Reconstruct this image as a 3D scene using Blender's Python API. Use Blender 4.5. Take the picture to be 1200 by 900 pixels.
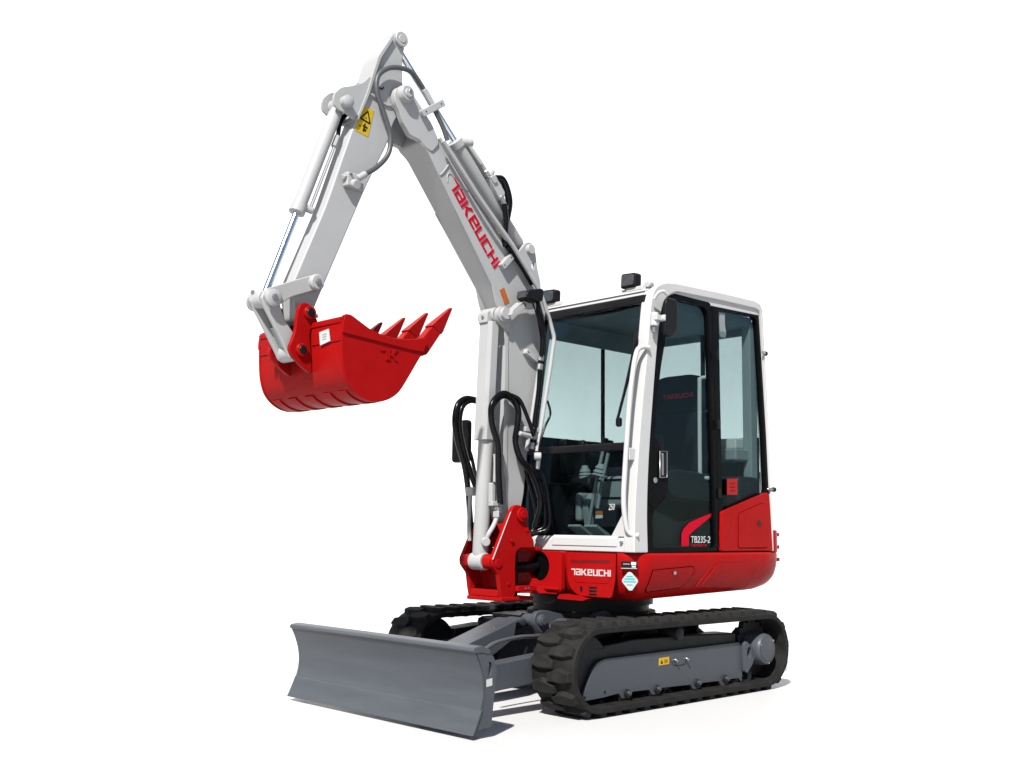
import bpy, bmesh, math, random
from mathutils import Vector, Matrix
from mathutils.geometry import tessellate_polygon
random.seed(7)
for o in list(bpy.data.objects): bpy.data.objects.remove(o)
scn = bpy.context.scene
C = scn.collection
# ------------------------------------------------------------------ camera
cam_d = bpy.data.cameras.new('camera'); cam = bpy.data.objects.new('camera', cam_d); C.objects.link(cam); scn.camera = cam
CP = Vector((5.14983, 4.56212, 0.97768)); AZ, EL, RO = -2.33717977, 0.12583057, 0.01233357
d = Vector((math.cos(EL)*math.cos(AZ), math.cos(EL)*math.sin(AZ), math.sin(EL)))
r = d.cross(Vector((0, 0, 1))).normalized(); u = r.cross(d)
r2 = math.cos(RO)*r + math.sin(RO)*u; u2 = -math.sin(RO)*r + math.cos(RO)*u
M4 = Matrix((r2, u2, -d)).transposed().to_4x4(); M4.translation = CP
cam.matrix_world = M4
cam_d.sensor_width = 36; cam_d.lens = 36*1263.463/1200
cam_d.shift_x = 6.576/1200; cam_d.shift_y = 8.646/1200
cam_d.clip_start = .05; cam_d.clip_end = 3000
# ------------------------------------------------------------------ world, sun, exposure
WORLD = 0.05; SUN = 4.7; EXPO = 1.1
w = bpy.data.worlds.new('World'); scn.world = w; w.use_nodes = True
bg = w.node_tree.nodes['Background']; bg.inputs[1].default_value = WORLD
sd = Vector((.61, .34, .72)).normalized()
sky = w.node_tree.nodes.new('ShaderNodeTexSky'); sky.sky_type = 'NISHITA'; sky.sun_disc = False
sky.sun_elevation = math.asin(sd.z); sky.sun_rotation = math.atan2(sd.x, sd.y); sky.air_density = 1.0; sky.dust_density = 1.0; sky.ozone_density = 1.0
w.node_tree.links.new(sky.outputs[0], bg.inputs[0])
sl = bpy.data.lights.new('sun', 'SUN'); sl.energy = SUN; sl.angle = math.radians(1.6); sl.color = (1, .97, .92)
so = bpy.data.objects.new('sun', sl); C.objects.link(so); so.location = sd*20
so.rotation_euler = sd.to_track_quat('Z', 'Y').to_euler()
vs = scn.view_settings; vs.view_transform = 'Standard'; vs.look = 'None'; vs.exposure = EXPO; vs.gamma = 1; vs.use_curve_mapping = False

# ------------------------------------------------------------------ materials
def mat(name, col, rough=.5, spec=.3, metal=0, noise=.06, nscale=6, bump=0, bscale=300, coat=0, rvar=.08, stretch=None):
    m = bpy.data.materials.new(name); m.use_nodes = True; nt = m.node_tree; N = nt.nodes; L = nt.links
    b = N['Principled BSDF']
    b.inputs['Roughness'].default_value = rough; b.inputs['Metallic'].default_value = metal
    b.inputs['Specular IOR Level'].default_value = spec
    if coat: b.inputs['Coat Weight'].default_value = coat; b.inputs['Coat Roughness'].default_value = .08
    tc = N.new('ShaderNodeTexCoord')
    n = N.new('ShaderNodeTexNoise'); n.inputs['Scale'].default_value = nscale; n.inputs['Detail'].default_value = 7; n.inputs['Roughness'].default_value = .6
    if stretch:
        mp = N.new('ShaderNodeMapping'); mp.inputs['Scale'].default_value = stretch
        L.new(tc.outputs['Object'], mp.inputs['Vector']); L.new(mp.outputs['Vector'], n.inputs['Vector'])
    else: L.new(tc.outputs['Object'], n.inputs['Vector'])
    mr = N.new('ShaderNodeMapRange'); mr.inputs['From Min'].default_value = .3; mr.inputs['From Max'].default_value = .7
    mr.inputs['To Min'].default_value = 1-noise; mr.inputs['To Max'].default_value = 1+noise
    L.new(n.outputs['Fac'], mr.inputs['Value'])
    mx = N.new('ShaderNodeVectorMath'); mx.operation = 'SCALE'; mx.inputs[0].default_value = col[:3]
    L.new(mr.outputs['Result'], mx.inputs['Scale']); L.new(mx.outputs['Vector'], b.inputs['Base Color'])
    m2 = N.new('ShaderNodeMapRange'); m2.inputs['From Min'].default_value = .3; m2.inputs['From Max'].default_value = .7
    m2.inputs['To Min'].default_value = max(0, rough-rvar); m2.inputs['To Max'].default_value = min(1, rough+rvar)
    L.new(n.outputs['Fac'], m2.inputs['Value']); L.new(m2.outputs['Result'], b.inputs['Roughness'])
    if bump:
        n2 = N.new('ShaderNodeTexNoise'); n2.inputs['Scale'].default_value = bscale; n2.inputs['Detail'].default_value = 3
        L.new(tc.outputs['Object'], n2.inputs['Vector'])
        bp = N.new('ShaderNodeBump'); bp.inputs['Strength'].default_value = bump; bp.inputs['Distance'].default_value = .002
        L.new(n2.outputs['Fac'], bp.inputs['Height']); L.new(bp.outputs['Normal'], b.inputs['Normal'])
    return m
def glass_mat(name, tint, refl=1.0):
    m = bpy.data.materials.new(name); m.use_nodes = True; nt = m.node_tree; N = nt.nodes; L = nt.links
    N.remove(N['Principled BSDF']); out = N['Material Output']
    t = N.new('ShaderNodeBsdfTransparent'); t.inputs[0].default_value = (*tint, 1)
    g = N.new('ShaderNodeBsdfGlossy'); g.inputs[0].default_value = (.85, .95, 1, 1); g.inputs['Roughness'].default_value = .015
    f = N.new('ShaderNodeFresnel'); f.inputs[0].default_value = 1.35
    k = N.new('ShaderNodeMath'); k.operation = 'MULTIPLY'; k.inputs[1].default_value = refl
    L.new(f.outputs[0], k.inputs[0])
    s = N.new('ShaderNodeMixShader'); L.new(k.outputs[0], s.inputs[0]); L.new(t.outputs[0], s.inputs[1]); L.new(g.outputs[0], s.inputs[2])
    L.new(s.outputs[0], out.inputs[0]); return m
WHITE = mat('white_paint', (0.2635, 0.2662, 0.2696), .4, .16, noise=.035, nscale=4, bump=.05, bscale=120)
WHITE2 = mat('white_cab_paint', (0.3421, 0.3421, 0.3421), .3, .2, noise=.02, nscale=3)
RED = mat('red_paint', (0.2308, 0.003225, 0.003564), .3, .045, noise=.04, nscale=5, bump=.015, bscale=60)
REDB = mat('red_bucket_paint', (0.2126, 0.003084, 0.003409), .36, .04, noise=.07, nscale=7, bump=.06, bscale=80)
GREY = mat('grey_paint', (.043, .0475, .0555), .42, .2, noise=.08, nscale=6, bump=.06, bscale=110)
BLADE = mat('blade_grey_paint', (.046, .051, .059), .4, .22, noise=.16, nscale=9, bump=.04, bscale=110, stretch=(1, .18, 1.6))
GREYD = mat('dark_grey_steel', (0.01131, 0.01175, 0.01392), .5, .15, noise=.15, nscale=9)
LUGR = mat('lug_rubber', (0.0124, 0.01216, 0.012), .8, .12, noise=.45, nscale=22, bump=.4, bscale=130)
RUBBER = mat('track_rubber', (0.01018, 0.009792, 0.009549), .75, .12, noise=.35, nscale=14, bump=.35, bscale=160)
BLACK = mat('black_plastic', (.005, .005, .006), .4, .12, noise=.1)
HOSE = mat('black_hose', (.003, .003, .0036), .22, .14, noise=.1, bump=.1, bscale=400)
GHOSE = mat('grey_hose', (.05, .053, .057), .4, .3, noise=.1, bump=.15, bscale=500)
DOORB = mat('gloss_black_paint', (.003, .003, .0035), .18, .06, noise=.05)
CHROME = mat('chrome_rod', (.62, .66, .72), .14, .5, metal=1, noise=.03)
ZINC = mat('zinc_bolt', (.30, .30, .30), .35, .5, metal=.9, noise=.1)
YELLOW = mat('yellow_sticker', (0.3654, 0.2479, 0.00522), .5, .2, noise=.02)
ORANGE = mat('orange_sticker', (0.2697, 0.07395, 0.01566), .5, .2, noise=.1, nscale=60)
PAPER = mat('white_sticker', (0.348, 0.3567, 0.348), .5, .2, noise=.05, nscale=60)
INK = mat('black_print', (.012, .012, .012), .6, .1)
TEAL = mat('teal_print', (.04, .22, .22), .5, .2)
REDP = mat('red_print', (.33, .003, .014), .5, .03, noise=.02)
WHITEP = mat('white_print', (0.3654, 0.3654, 0.3654), .45, .2, noise=.02)
REDST = mat('red_sticker', (0.2436, 0.00522, 0.00522), .5, .15)
NAVY = mat('interior_trim', (0.0048, 0.0056, 0.0076), .55, .25, noise=.2, nscale=8)
HEADL = mat('cab_headliner', (.11, .145, .165), .85, .1, noise=.05)
INGREY = mat('interior_grey', (0.152, 0.1748, 0.1824), .6, .2, noise=.08)
SEATF = mat('seat_fabric', (0.006, 0.0065, 0.01), .9, .1, noise=.2, nscale=40)
LENS = mat('lamp_lens', (0.036, 0.038, 0.044), .12, .5, noise=.3, nscale=40)
GLASS = glass_mat('tinted_glass', (.735, .79, .79), .12)
SGLASS = glass_mat('side_glass', (.735, .79, .795), .06)

gm = bpy.data.materials.new('white_ground'); gm.use_nodes = True
gb = gm.node_tree.nodes['Principled BSDF']
gb.inputs['Base Color'].default_value = (.435, .435, .435, 1); gb.inputs['IOR'].default_value = 1.5; gb.inputs['Roughness'].default_value = .45; gb.inputs['Specular IOR Level'].default_value = .5
gn = gm.node_tree.nodes.new('ShaderNodeTexNoise'); gn.inputs['Scale'].default_value = 2
gr = gm.node_tree.nodes.new('ShaderNodeMapRange'); gr.inputs['To Min'].default_value = .46; gr.inputs['To Max'].default_value = .52
gm.node_tree.links.new(gn.outputs['Fac'], gr.inputs['Value']); gm.node_tree.links.new(gr.outputs['Result'], gb.inputs['Roughness'])

# ------------------------------------------------------------------ helpers
def V(*a): return Vector(a)
def obj(name, verts, faces, m, parent, bevel=0, seg=2, ang=35, lean=False, smooth=True):
    if lean: verts = [(x, y - .025*(z-.86), z) for x, y, z in verts]
    me = bpy.data.meshes.new(name); me.from_pydata([tuple(v) for v in verts], [], faces)
    bm = bmesh.new(); bm.from_mesh(me); bmesh.ops.recalc_face_normals(bm, faces=bm.faces); bm.to_mesh(me); bm.free()
    if smooth:
        me.shade_smooth(); me.set_sharp_from_angle(angle=math.radians(ang))
    me.materials.append(m)
    o = bpy.data.objects.new(name, me); C.objects.link(o); o.parent = parent
    if bevel:
        b = o.modifiers.new('bevel', 'BEVEL'); b.width = bevel; b.segments = seg; b.limit_method = 'ANGLE'; b.angle_limit = math.radians(ang); b.harden_normals = True
    return o
def empty(name, parent=None, loc=(0, 0, 0)):
    e = bpy.data.objects.new(name, None); C.objects.link(e); e.parent = parent; e.location = loc; e.empty_display_size = .1; return e
def lab(o, s): o['label'] = s; return o
def cat(o, *ms):
    """several (verts, faces) into one"""
    v, f = [], []
    for a, b in ms:
        n = len(v); v += list(a); f += [tuple(i+n for i in q) for q in b]
    return v, f
def fillet(pts, rad, n=5, closed=True):
    out = []; N = len(pts)
    for i, p in enumerate(pts):
        r_ = rad[i] if isinstance(rad, (list, tuple)) else rad
        p = Vector(p); a = Vector(pts[i-1]); b = Vector(pts[(i+1) % N])
        if r_ <= 0 or (not closed and i in (0, N-1)): out.append(tuple(p)); continue
        da = (a-p); db = (b-p); r_ = min(r_, da.length*.45, db.length*.45)
        pa = p+da.normalized()*r_; pb = p+db.normalized()*r_
        for k in range(n+1):
            t = k/n; out.append(tuple(pa*(1-t)**2 + p*2*t*(1-t) + pb*t*t))
    return out
def prism_geo(pts, a0, a1, axis='y', holes=()):
    """polygon in the two other axes, extruded between a0 and a1; a0/a1 may be functions of the point"""
    f0 = a0 if callable(a0) else (lambda p: a0); f1 = a1 if callable(a1) else (lambda p: a1)
    def P(p, a):
        if axis == 'y': return (p[0], a, p[1])
        if axis == 'x': return (a, p[0], p[1])
        return (p[0], p[1], a)
    loops = [list(pts)] + [list(h) for h in holes]
    flat = [p for l in loops for p in l]; n = len(flat)
    v = [P(p, f0(p)) for p in flat] + [P(p, f1(p)) for p in flat]
    f = []
    if holes:
        tri = tessellate_polygon([[Vector((p[0], p[1], 0)) for p in l] for l in loops])
        f += [tuple(t) for t in tri] + [tuple(i+n for i in reversed(t)) for t in tri]
    else:
        f += [tuple(range(n)), tuple(range(2*n-1, n-1, -1))]
    k = 0
    for l in loops:
        m_ = len(l)
        for i in range(m_):
            a, b = k+i, k+(i+1) % m_
            f.append((a, b, b+n, a+n))
        k += m_
    return v, f
def prism(name, pts, a0, a1, m, parent, axis='y', holes=(), bevel=.004, **kw):
    v, f = prism_geo(pts, a0, a1, axis, holes); return obj(name, v, f, m, parent, bevel=bevel, **kw)
def box_geo(x0, x1, y0, y1, z0, z1):
    return prism_geo([(x0, z0), (x1, z0), (x1, z1), (x0, z1)], y0, y1)
def box(name, x0, x1, y0, y1, z0, z1, m, parent, bevel=.006, **kw):
    v, f = box_geo(x0, x1, y0, y1, z0, z1); return obj(name, v, f, m, parent, bevel=bevel, **kw)
def frame_of(dv):
    dv = dv.normalized(); a = Vector((0, 0, 1)) if abs(dv.z) < .9 else Vector((1, 0, 0))
    s = dv.cross(a).normalized(); return s, s.cross(dv), dv
def lathe_geo(p0, p1, prof, n=28):
    """prof: (t along axis in metres from p0, radius)"""
    p0 = Vector(p0); p1 = Vector(p1); s, t, dv = frame_of(p1-p0); v, f = [], []
    for h, rr in prof:
        for i in range(n):
            a = 2*math.pi*i/n; v.append(p0+dv*h+(s*math.cos(a)+t*math.sin(a))*rr)
    for j in range(len(prof)-1):
        for i in range(n):
            a = j*n+i; b = j*n+(i+1) % n; f.append((a, b, b+n, a+n))
    f.append(tuple(range(n-1, -1, -1))); k = (len(prof)-1)*n; f.append(tuple(range(k, k+n)))
    return [tuple(x) for x in v], f
def cyl_geo(p0, p1, rr, n=28, ch=.004):
    L_ = (Vector(p1)-Vector(p0)).length; ch = min(ch, rr*.4, L_*.4)
    return lathe_geo(p0, p1, [(0, rr-ch), (ch, rr), (L_-ch, rr), (L_, rr-ch)], n)
def cyl(name, p0, p1, rr, m, parent, n=28, ch=.004):
    v, f = cyl_geo(p0, p1, rr, n, ch); return obj(name, v, f, m, parent, ang=38)
def lathe(name, p0, p1, prof, m, parent, n=32):
    v, f = lathe_geo(p0, p1, prof, n); return obj(name, v, f, m, parent, ang=40)
def spline(pts, k=6):
    P = [Vector(p) for p in pts]; P = [2*P[0]-P[1]] + P + [2*P[-1]-P[-2]]; out = []
    for i in range(1, len(P)-2):
        a, b, c_, e = P[i-1:i+3]
        for j in range(k):
            t = j/k
            out.append(.5*((2*b)+(c_-a)*t+(2*a-5*b+4*c_-e)*t*t+(3*b-a-3*c_+e)*t**3))
    out.append(P[-2]); return out
def tube_geo(pts, rr, n=12, smooth=True, k=6):
    P = spline(pts, k) if smooth else [Vector(p) for p in pts]
    v, f = [], []; s = None
    for i, p in enumerate(P):
        tg = (P[min(i+1, len(P)-1)]-P[max(i-1, 0)]).normalized()
        if s is None: s = frame_of(tg)[0]
        s = (s-tg*s.dot(tg)).normalized(); t = tg.cross(s)
        for j in range(n):
            a = 2*math.pi*j/n; v.append(tuple(p+(s*math.cos(a)+t*math.sin(a))*rr))
    for i in range(len(P)-1):
        for j in range(n):
            a = i*n+j; b = i*n+(j+1) % n; f.append((a, b, b+n, a+n))
    f.append(tuple(range(n-1, -1, -1))); q = (len(P)-1)*n; f.append(tuple(range(q, q+n)))
    return v, f
def tube(name, pts, rr, m, parent, n=12, smooth=True, k=6):
    v, f = tube_geo(pts, rr, n, smooth, k); return obj(name, v, f, m, parent, ang=60)
def offs(pts, dx=0, dy=0, dz=0): return [(x+dx, y+dy, z+dz) for x, y, z in pts]
# --- lettering: techno glyphs from rectangles and slanted bars
def R_(a, b, c_, e): return [(a, b), (c_, b), (c_, e), (a, e)]
GL = {
 'T': (.70, [R_(0, .8, .70, 1), R_(.52, 0, .70, .8)]),
 'A': (.80, [R_(0, .82, .8, 1), R_(.62, 0, .8, .82), R_(0, .43, .62, .58), R_(0, 0, .62, .17), R_(0, .17, .18, .42)]),
 'K': (.94, [R_(0, 0, .18, 1), [(.18, .42), (.45, .42), (.90, 1), (.62, 1)], [(.34, .42), (.66, 0), (.94, 0), (.52, .51), (.45, .42)]]),
 'E': (.80, [R_(0, .82, .8, 1), R_(0, .18, .18, .82), R_(.62, .42, .8, .82), R_(.18, .42, .62, .58), R_(0, 0, .8, .18)]),
 'U': (.80, [R_(0, .18, .18, 1), R_(.62, .18, .8, 1), R_(0, 0, .8, .18)]),
 'C': (.78, [R_(0, .82, .78, 1), R_(0, .18, .18, .82), R_(0, 0, .78, .18)]),
 'H': (.80, [R_(0, 0, .18, 1), R_(.62, 0, .8, 1), R_(.18, .42, .62, .60)]),
 'I': (.18, [R_(0, 0, .18, 1)])}
def logo(name, text, o, uv, vv, length, height, m, parent, depth=.0015, gap=.14, slant=0):
    """o lower-left corner, uv reading direction, vv up direction"""
    o, uv, vv = Vector(o), Vector(uv).normalized(), Vector(vv).normalized(); nn = uv.cross(vv)
    tot = sum(GL[c_][0] for c_ in text)+gap*(len(text)-1); sx = length/tot; x = 0; geos = []
    for c_ in text:
        wd, polys = GL[c_]
        for p in polys:
            q = [o+uv*((a+x+slant*b)*sx)+vv*(b*height) for a, b in p]; n = len(q)
            v = [tuple(k-nn*.001) for k in q]+[tuple(k+nn*depth) for k in q]
            f = [tuple(range(n)), tuple(range(2*n-1, n-1, -1))]+[(i, (i+1) % n, (i+1) % n+n, i+n) for i in range(n)]
            geos.append((v, f))
        x += wd+gap
    v, f = cat(None, *geos); return obj(name, v, f, m, parent, smooth=False)
def text(name, s, o, uv, vv, height, m, parent, squeeze=1.0, depth=.001, shear=0):
    o, uv, vv = Vector(o), Vector(uv).normalized(), Vector(vv).normalized(); nn = uv.cross(vv)
    cu = bpy.data.curves.new(name, 'FONT'); cu.body = s; cu.size = height/.70; cu.extrude = depth; cu.resolution_u = 3; cu.shear = shear
    t = bpy.data.objects.new(name+'_src', cu); C.objects.link(t)
    dg = bpy.context.evaluated_depsgraph_get(); me = bpy.data.meshes.new_from_object(t.evaluated_get(dg))
    bpy.data.objects.remove(t)
    mt = Matrix((uv*squeeze, vv, nn)).transposed().to_4x4(); mt.translation = o
    me.transform(mt); me.materials.clear(); me.materials.append(m); me.name = name
    ob = bpy.data.objects.new(name, me); C.objects.link(ob); ob.parent = parent; return ob
def decal(name, pts, m, parent, th=.0015):
    P = [Vector(p) for p in pts]; nn = (P[1]-P[0]).cross(P[2]-P[0]).normalized(); n = len(P)
    v = [tuple(p-nn*.002) for p in P]+[tuple(p+nn*th) for p in P]
    f = [tuple(range(n)), tuple(range(2*n-1, n-1, -1))]+[(i, (i+1) % n, (i+1) % n+n, i+n) for i in range(n)]
    return obj(name, v, f, m, parent, smooth=False)
def bolt(p, dv, rr, parent, m=ZINC, name='bolt', h=.012):
    p = Vector(p); dv = Vector(dv).normalized()
    v, f = lathe_geo(p-dv*.003, p+dv*h, [(0, rr*1.35), (.006, rr*1.35), (.0062, rr), (h, rr*.95)], 6)
    return obj(name, v, f, m, parent, ang=20)

# ------------------------------------------------------------------ ground
g = obj('ground', [(-600, -600, 0), (600, -600, 0), (600, 600, 0), (-600, 600, 0)], [(0, 1, 2, 3)], gm, None, smooth=False)
# white sweep standing behind the machine, square to the view
bd_ = []; hd = Vector((math.cos(AZ), math.sin(AZ), 0)); sd_ = Vector((hd.y, -hd.x, 0))
prof = [(-.5, -.03)]+[(4*math.sin(a*math.pi/48), -.02+4-4*math.cos(a*math.pi/48)) for a in range(0, 25)]+[(4, 24)]
v, f = [], []
for dd, z in prof:
    for k in (-40, 40): q = hd*(7+dd)+sd_*k; v.append((q.x, q.y, z))
for i in range(len(prof)-1): f.append((2*i, 2*i+1, 2*i+3, 2*i+2))
bk_ = obj('backdrop', v, f, gm, None, ang=60); bk_['kind'] = 'structure'; bk_['label'] = 'plain white backdrop behind the excavator'
g['kind'] = 'structure'; g['label'] = 'plain white ground under the excavator'

# ================================================================== EXCAVATOR
EX = empty('excavator')
EX['label'] = 'red and white compact excavator with enclosed cab, grey dozer blade and raised red bucket'
EX['category'] = 'excavator'
YC = -.06

# ------------------------------------------------------------------ tracks
XF, XR, ZT, RT, TH = .79, -.80, .245, .2205, .032
LS = XF-XR; PER = 2*LS+2*math.pi*RT
def path(s, R=RT):
    """point and outward normal on the loop; s in metres at the outer surface"""
    s %= PER
    if s < LS: return (XR+s, ZT+R), (0, 1)
    s -= LS
    if s < math.pi*RT:
        a = math.pi/2 - s/RT; return (XF+R*math.cos(a), ZT+R*math.sin(a)), (math.cos(a), math.sin(a))
    s -= math.pi*RT
    if s < LS: return (XF-s, ZT-R), (0, -1)
    s -= LS
    a = -math.pi/2 - s/RT; return (XR+R*math.cos(a), ZT+R*math.sin(a)), (math.cos(a), math.sin(a))
def lug_mesh(sg):
    me = bpy.data.meshes.new('lug'); b = bmesh.new()
    out = [(-.020, .139), (.026, .139), (.041, .080), (.037, -.020), (-.010, -.024), (-.040, .060)]
    n = len(out); bot = [b.verts.new((x*1.06, sg*y, -.004)) for x, y in out]
    top = [b.verts.new((x*.84, sg*(.058+(y-.058)*.95), .0245)) for x, y in out]
    b.faces.new(bot); b.faces.new(top)
    for i in range(n): b.faces.new((bot[i], bot[(i+1) % n], top[(i+1) % n], top[i]))
    bmesh.ops.recalc_face_normals(b, faces=b.faces)
    bmesh.ops.bevel(b, geom=[e for e in b.edges if all(v in top for v in e.verts)], offset=.0035, segments=1, affect='EDGES')
    b.to_mesh(me); b.free(); me.materials.append(LUGR); return me
LUGM = {1: lug_mesh(1), -1: lug_mesh(-1)}
def make_track(side):
    yt = side*.625; near = side > 0
    n = 150; sec = [(-.150, -.005), (-.143, 0), (.143, 0), (.150, -.005), (.150, -TH+.004), (.146, -TH), (-.146, -TH), (-.150, -TH+.004)]
    v, f = [], []
    for i in range(n):
        s = PER*i/n; p, nn = path(s)
        for yy, h in sec: v.append((p[0]+nn[0]*h, yt+yy, p[1]+nn[1]*h))
    k = len(sec)
    for i in range(n):
        for j in range(k):
            a = i*k+j; b = i*k+(j+1) % k; c_ = ((i+1) % n)*k+j; e = ((i+1) % n)*k+(j+1) % k
            f.append((a, b, e, c_))
    geos = [(v, f)]
    nl = 38; pitch = PER/nl
    for i in range(nl):                                   # inner drive teeth, seen only as a serrated edge
        p, nn = path(i*pitch); t = (nn[1], -nn[0])
        for y0 in (-.045, .02):
            q = []
            for hh, w_ in ((-TH+.002, .022), (-TH-.014, .012)):
                for sx, yy in ((-1, y0), (1, y0), (1, y0+.025), (-1, y0+.025)):
                    q.append((p[0]+nn[0]*hh+t[0]*sx*w_, yt+yy, p[1]+nn[1]*hh+t[1]*sx*w_))
            geos.append((q, [(0, 1, 2, 3), (4, 5, 6, 7)]+[(a, (a+1) % 4, (a+1) % 4+4, a+4) for a in range(4)]))
    v, f = cat(None, *geos)
    belt = obj('rubber_track', v, f, RUBBER, EX, ang=40)
    for i in range(nl):
        for col in (1, -1):
            s = (i+(.25 if col > 0 else .75))*pitch; p, nn = path(s)
            z = Vector((nn[0], 0, nn[1])); y = Vector((0, 1, 0)); x = y.cross(z)
            o = bpy.data.objects.new('lug', LUGM[col]); C.objects.link(o); o.parent = belt
            mt = Matrix((x, y, z)).transposed().to_4x4(); mt.translation = Vector((p[0], yt, p[1])); o.matrix_local = mt
    # frame
    S = side
    def yy(a): return S*a
    fr = [(.872, .085), (.80, .20), (.755, .268), (.69, .290), (-.575, .299), (-.605, .27), (-.605, .10), (-.60, .055),
          (-.56, .085), (-.47, .085), (-.45, .055), (-.38, .055), (-.36, .085), (-.19, .088), (-.17, .06), (-.10, .06), (-.08, .088), (.19, .095), (.21, .065), (.28, .065), (.30, .095),
          (.45, .098), (.47, .07), (.54, .07), (.56, .10), (.70, .09)]
    base = prism('track_frame', fillet(fr, [.02, .03, .04, .03]+[.01]*22, 3), yy(.682), yy(.70), GREY, EX, bevel=.004)
    inner = prism_geo([(.62, .13), (.70, .20), (.67, .355), (.40, .375), (.05, .37), (-.10, .368), (-.30, .362), (-.58, .352), (-.60, .13)], yy(.52), yy(.672))
    obj('frame_box', *inner, GREYD, base, bevel=.01)
    # upper dark beam and front recoil guide
    box('idler_guide', .64, .87, min(yy(.60), yy(.676)), max(yy(.60), yy(.676)), .285, .345, GREYD, base)
    # idler, sprocket, rollers
    lathe('idler_wheel', (XF, yy(.56), ZT), (XF, yy(.675), ZT), [(0, .10), (.001, .165), (.03, .172), (.035, .186), (.08, .186), (.085, .172), (.114, .165), (.115, .10)], GREYD, base, 40)
    teeth = []
    for i in range(40):
        rr = .186 if i % 2 else .160
        a = 2*math.pi*i/40; teeth.append((XR+rr*math.cos(a), ZT+rr*math.sin(a)))
    prism('drive_sprocket', teeth, yy(.605), yy(.645), GREYD, base, bevel=.003)
    lathe('final_drive_hub', (XR, yy(.55), ZT), (XR, yy(.757), ZT), [(0, .125), (.06, .125), (.085, .108), (.10, .106), (.185, .096), (.197, .094), (.207, .086)], GREY, base, 40)
    hubp = lathe('hub_cover', (XR, yy(.755), ZT), (XR, yy(.762), ZT), [(0, .074), (.005, .074), (.007, .070)], GREY, base, 40)
    for i in range(3):
        a = i*2.094+.4; bolt((XR+.083*math.cos(a), yy(.758), ZT+.083*math.sin(a)), (0, S, 0), .005, base, h=.006)
    for x in (.24, .50, -.135, -.415):
        lathe('track_roller', (x, yy(.53), .095), (x, yy(.715), .095), [(0, .02), (.02, .02), (.021, .058), (.06, .058), (.061, .045), (.12, .045), (.121, .058), (.158, .058), (.159, .024), (.185, .022)], GREYD, base, 24)
        bolt((x, yy(.702), .098), (0, S, 0), .013, base, GREY, h=.03)
    lathe('carrier_roller', (.02, yy(.55), .385), (.02, yy(.705), .385), [(0, .02), (.02, .02), (.021, .045), (.10, .045), (.12, .040), (.15, .038), (.155, .03)], GREYD, base, 24)
    # shackle eye plate beside the hub
    eye = [(-.605, .12), (-.600, .285), (-.618, .306), (-.68, .272), (-.722, .215), (-.69, .165), (-.63, .112)]
    hole = [(-.652+.022*math.cos(2*math.pi*i/14), .232+.036*math.sin(2*math.pi*i/14)) for i in range(14)]
    prism('tie_down_plate', fillet(eye, .012, 3), yy(.701), yy(.722), GREY, base, holes=[hole], bevel=.003)
    box('scraper', -.70, -.655, min(yy(.67), yy(.705)), max(yy(.67), yy(.705)), .045, .12, GREYD, base)
    if near:
        st = decal('warning_sticker', [(.217, .7005, .220), (.125, .7005, .222), (.123, .7005, .262), (.215, .7005, .260)], YELLOW, base)
        decal('warning_print', [(.203, .7025, .229), (.181, .7025, .2295), (.192, .7025, .252)], INK, base, .0006)
        decal('warning_print', [(.170, .7025, .231), (.140, .7025, .232), (.140, .7025, .250), (.170, .7025, .249)], ORANGE, base, .0006)
        for x in (.085, -.02):
            tube('grease_nipple', [(x, .70, .24), (x-.003, .715, .243), (x-.012, .724, .235)], .006, ZINC, base, 8)
        tube('cover_outline', [(.10, .7015, .232), (.08, .7015, .212), (.03, .7015, .207), (-.02, .7015, .211), (-.035, .7015, .225)], .0014, GREYD, base, 6)
        for x, z in ((.84, .105), (.68, .118)): bolt((x, .70, z), (0, 1, 0), .006, base, GREYD, h=.004)
    return belt
make_track(1); make_track(-1)

# ------------------------------------------------------------------ lower car body and blade
cb = box('undercarriage_body', -.46, .52, -.50, .50, .17, .43, GREYD, EX, bevel=.03)
for sx in (1, -1):
    for sy in (1, -1):
        prism('leg', [(sx*.30, .20), (sx*.62, .17), (sx*.62, .25), (sx*.34, .40)], sy*.30, sy*.56, GREYD, cb)
prism('deck_plate', fillet([(.46, -.42), (.46, .42), (.30, .47), (-.40, .47), (-.40, -.47), (.30, -.47)], .03), .432, .452, GREY, cb, axis='z')
lathe('slew_ring', (0, 0, .452), (0, 0, .585), [(0, .40), (.03, .40), (.031, .36), (.07, .36), (.071, .385), (.133, .385)], GREYD, cb, 56)
prism('deck_guard', [(.10, 0), (.27, 0), (.24, .025), (.185, .036), (.13, .025)], .33, .36, GREY, cb, bevel=.003).location = (.12, 0, .452+.02)
prism('hose_cover', fillet([(.50, .34), (.56, .36), (.56, .42), (.48, .46), (.30, .45), (.30, .36)], .03), .05, .27, GREY, cb)

BL = empty('dozer_blade', EX, (1.6, 0, 0))
def bl(o): o.location = o.location - Vector((1.6, 0, 0)); return o
front = [(1.686, .397), (1.660, .345), (1.640, .290), (1.631, .235), (1.633, .180), (1.646, .130)]
low = [(1.646, .130), (1.662, .092), (1.682, .050), (1.697, .022)]
def strip(pts, th):
    P = [Vector(p) for p in pts]; back = []
    for i, p in enumerate(P):
        t = (P[min(i+1, len(P)-1)]-P[max(i-1, 0)]).normalized(); back.append(tuple(p+Vector((t.y, -t.x))*-th if False else p+Vector((-abs(t.y), t.x if t.y < 0 else -t.x))*th))
    return list(map(tuple, P))+back[::-1]
FS = spline([(1.694, 0, .412)]+[(x, 0, z) for x, z in front], 5); FS = [(p.x, p.z) for p in FS]
LSp = spline([(x, 0, z) for x, z in low], 4); LSp = [(p.x, p.z) for p in LSp]
mb = bl(prism('moldboard', strip(FS, .012), -.772, .772, BLADE, BL, bevel=.0015, ang=50))
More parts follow.
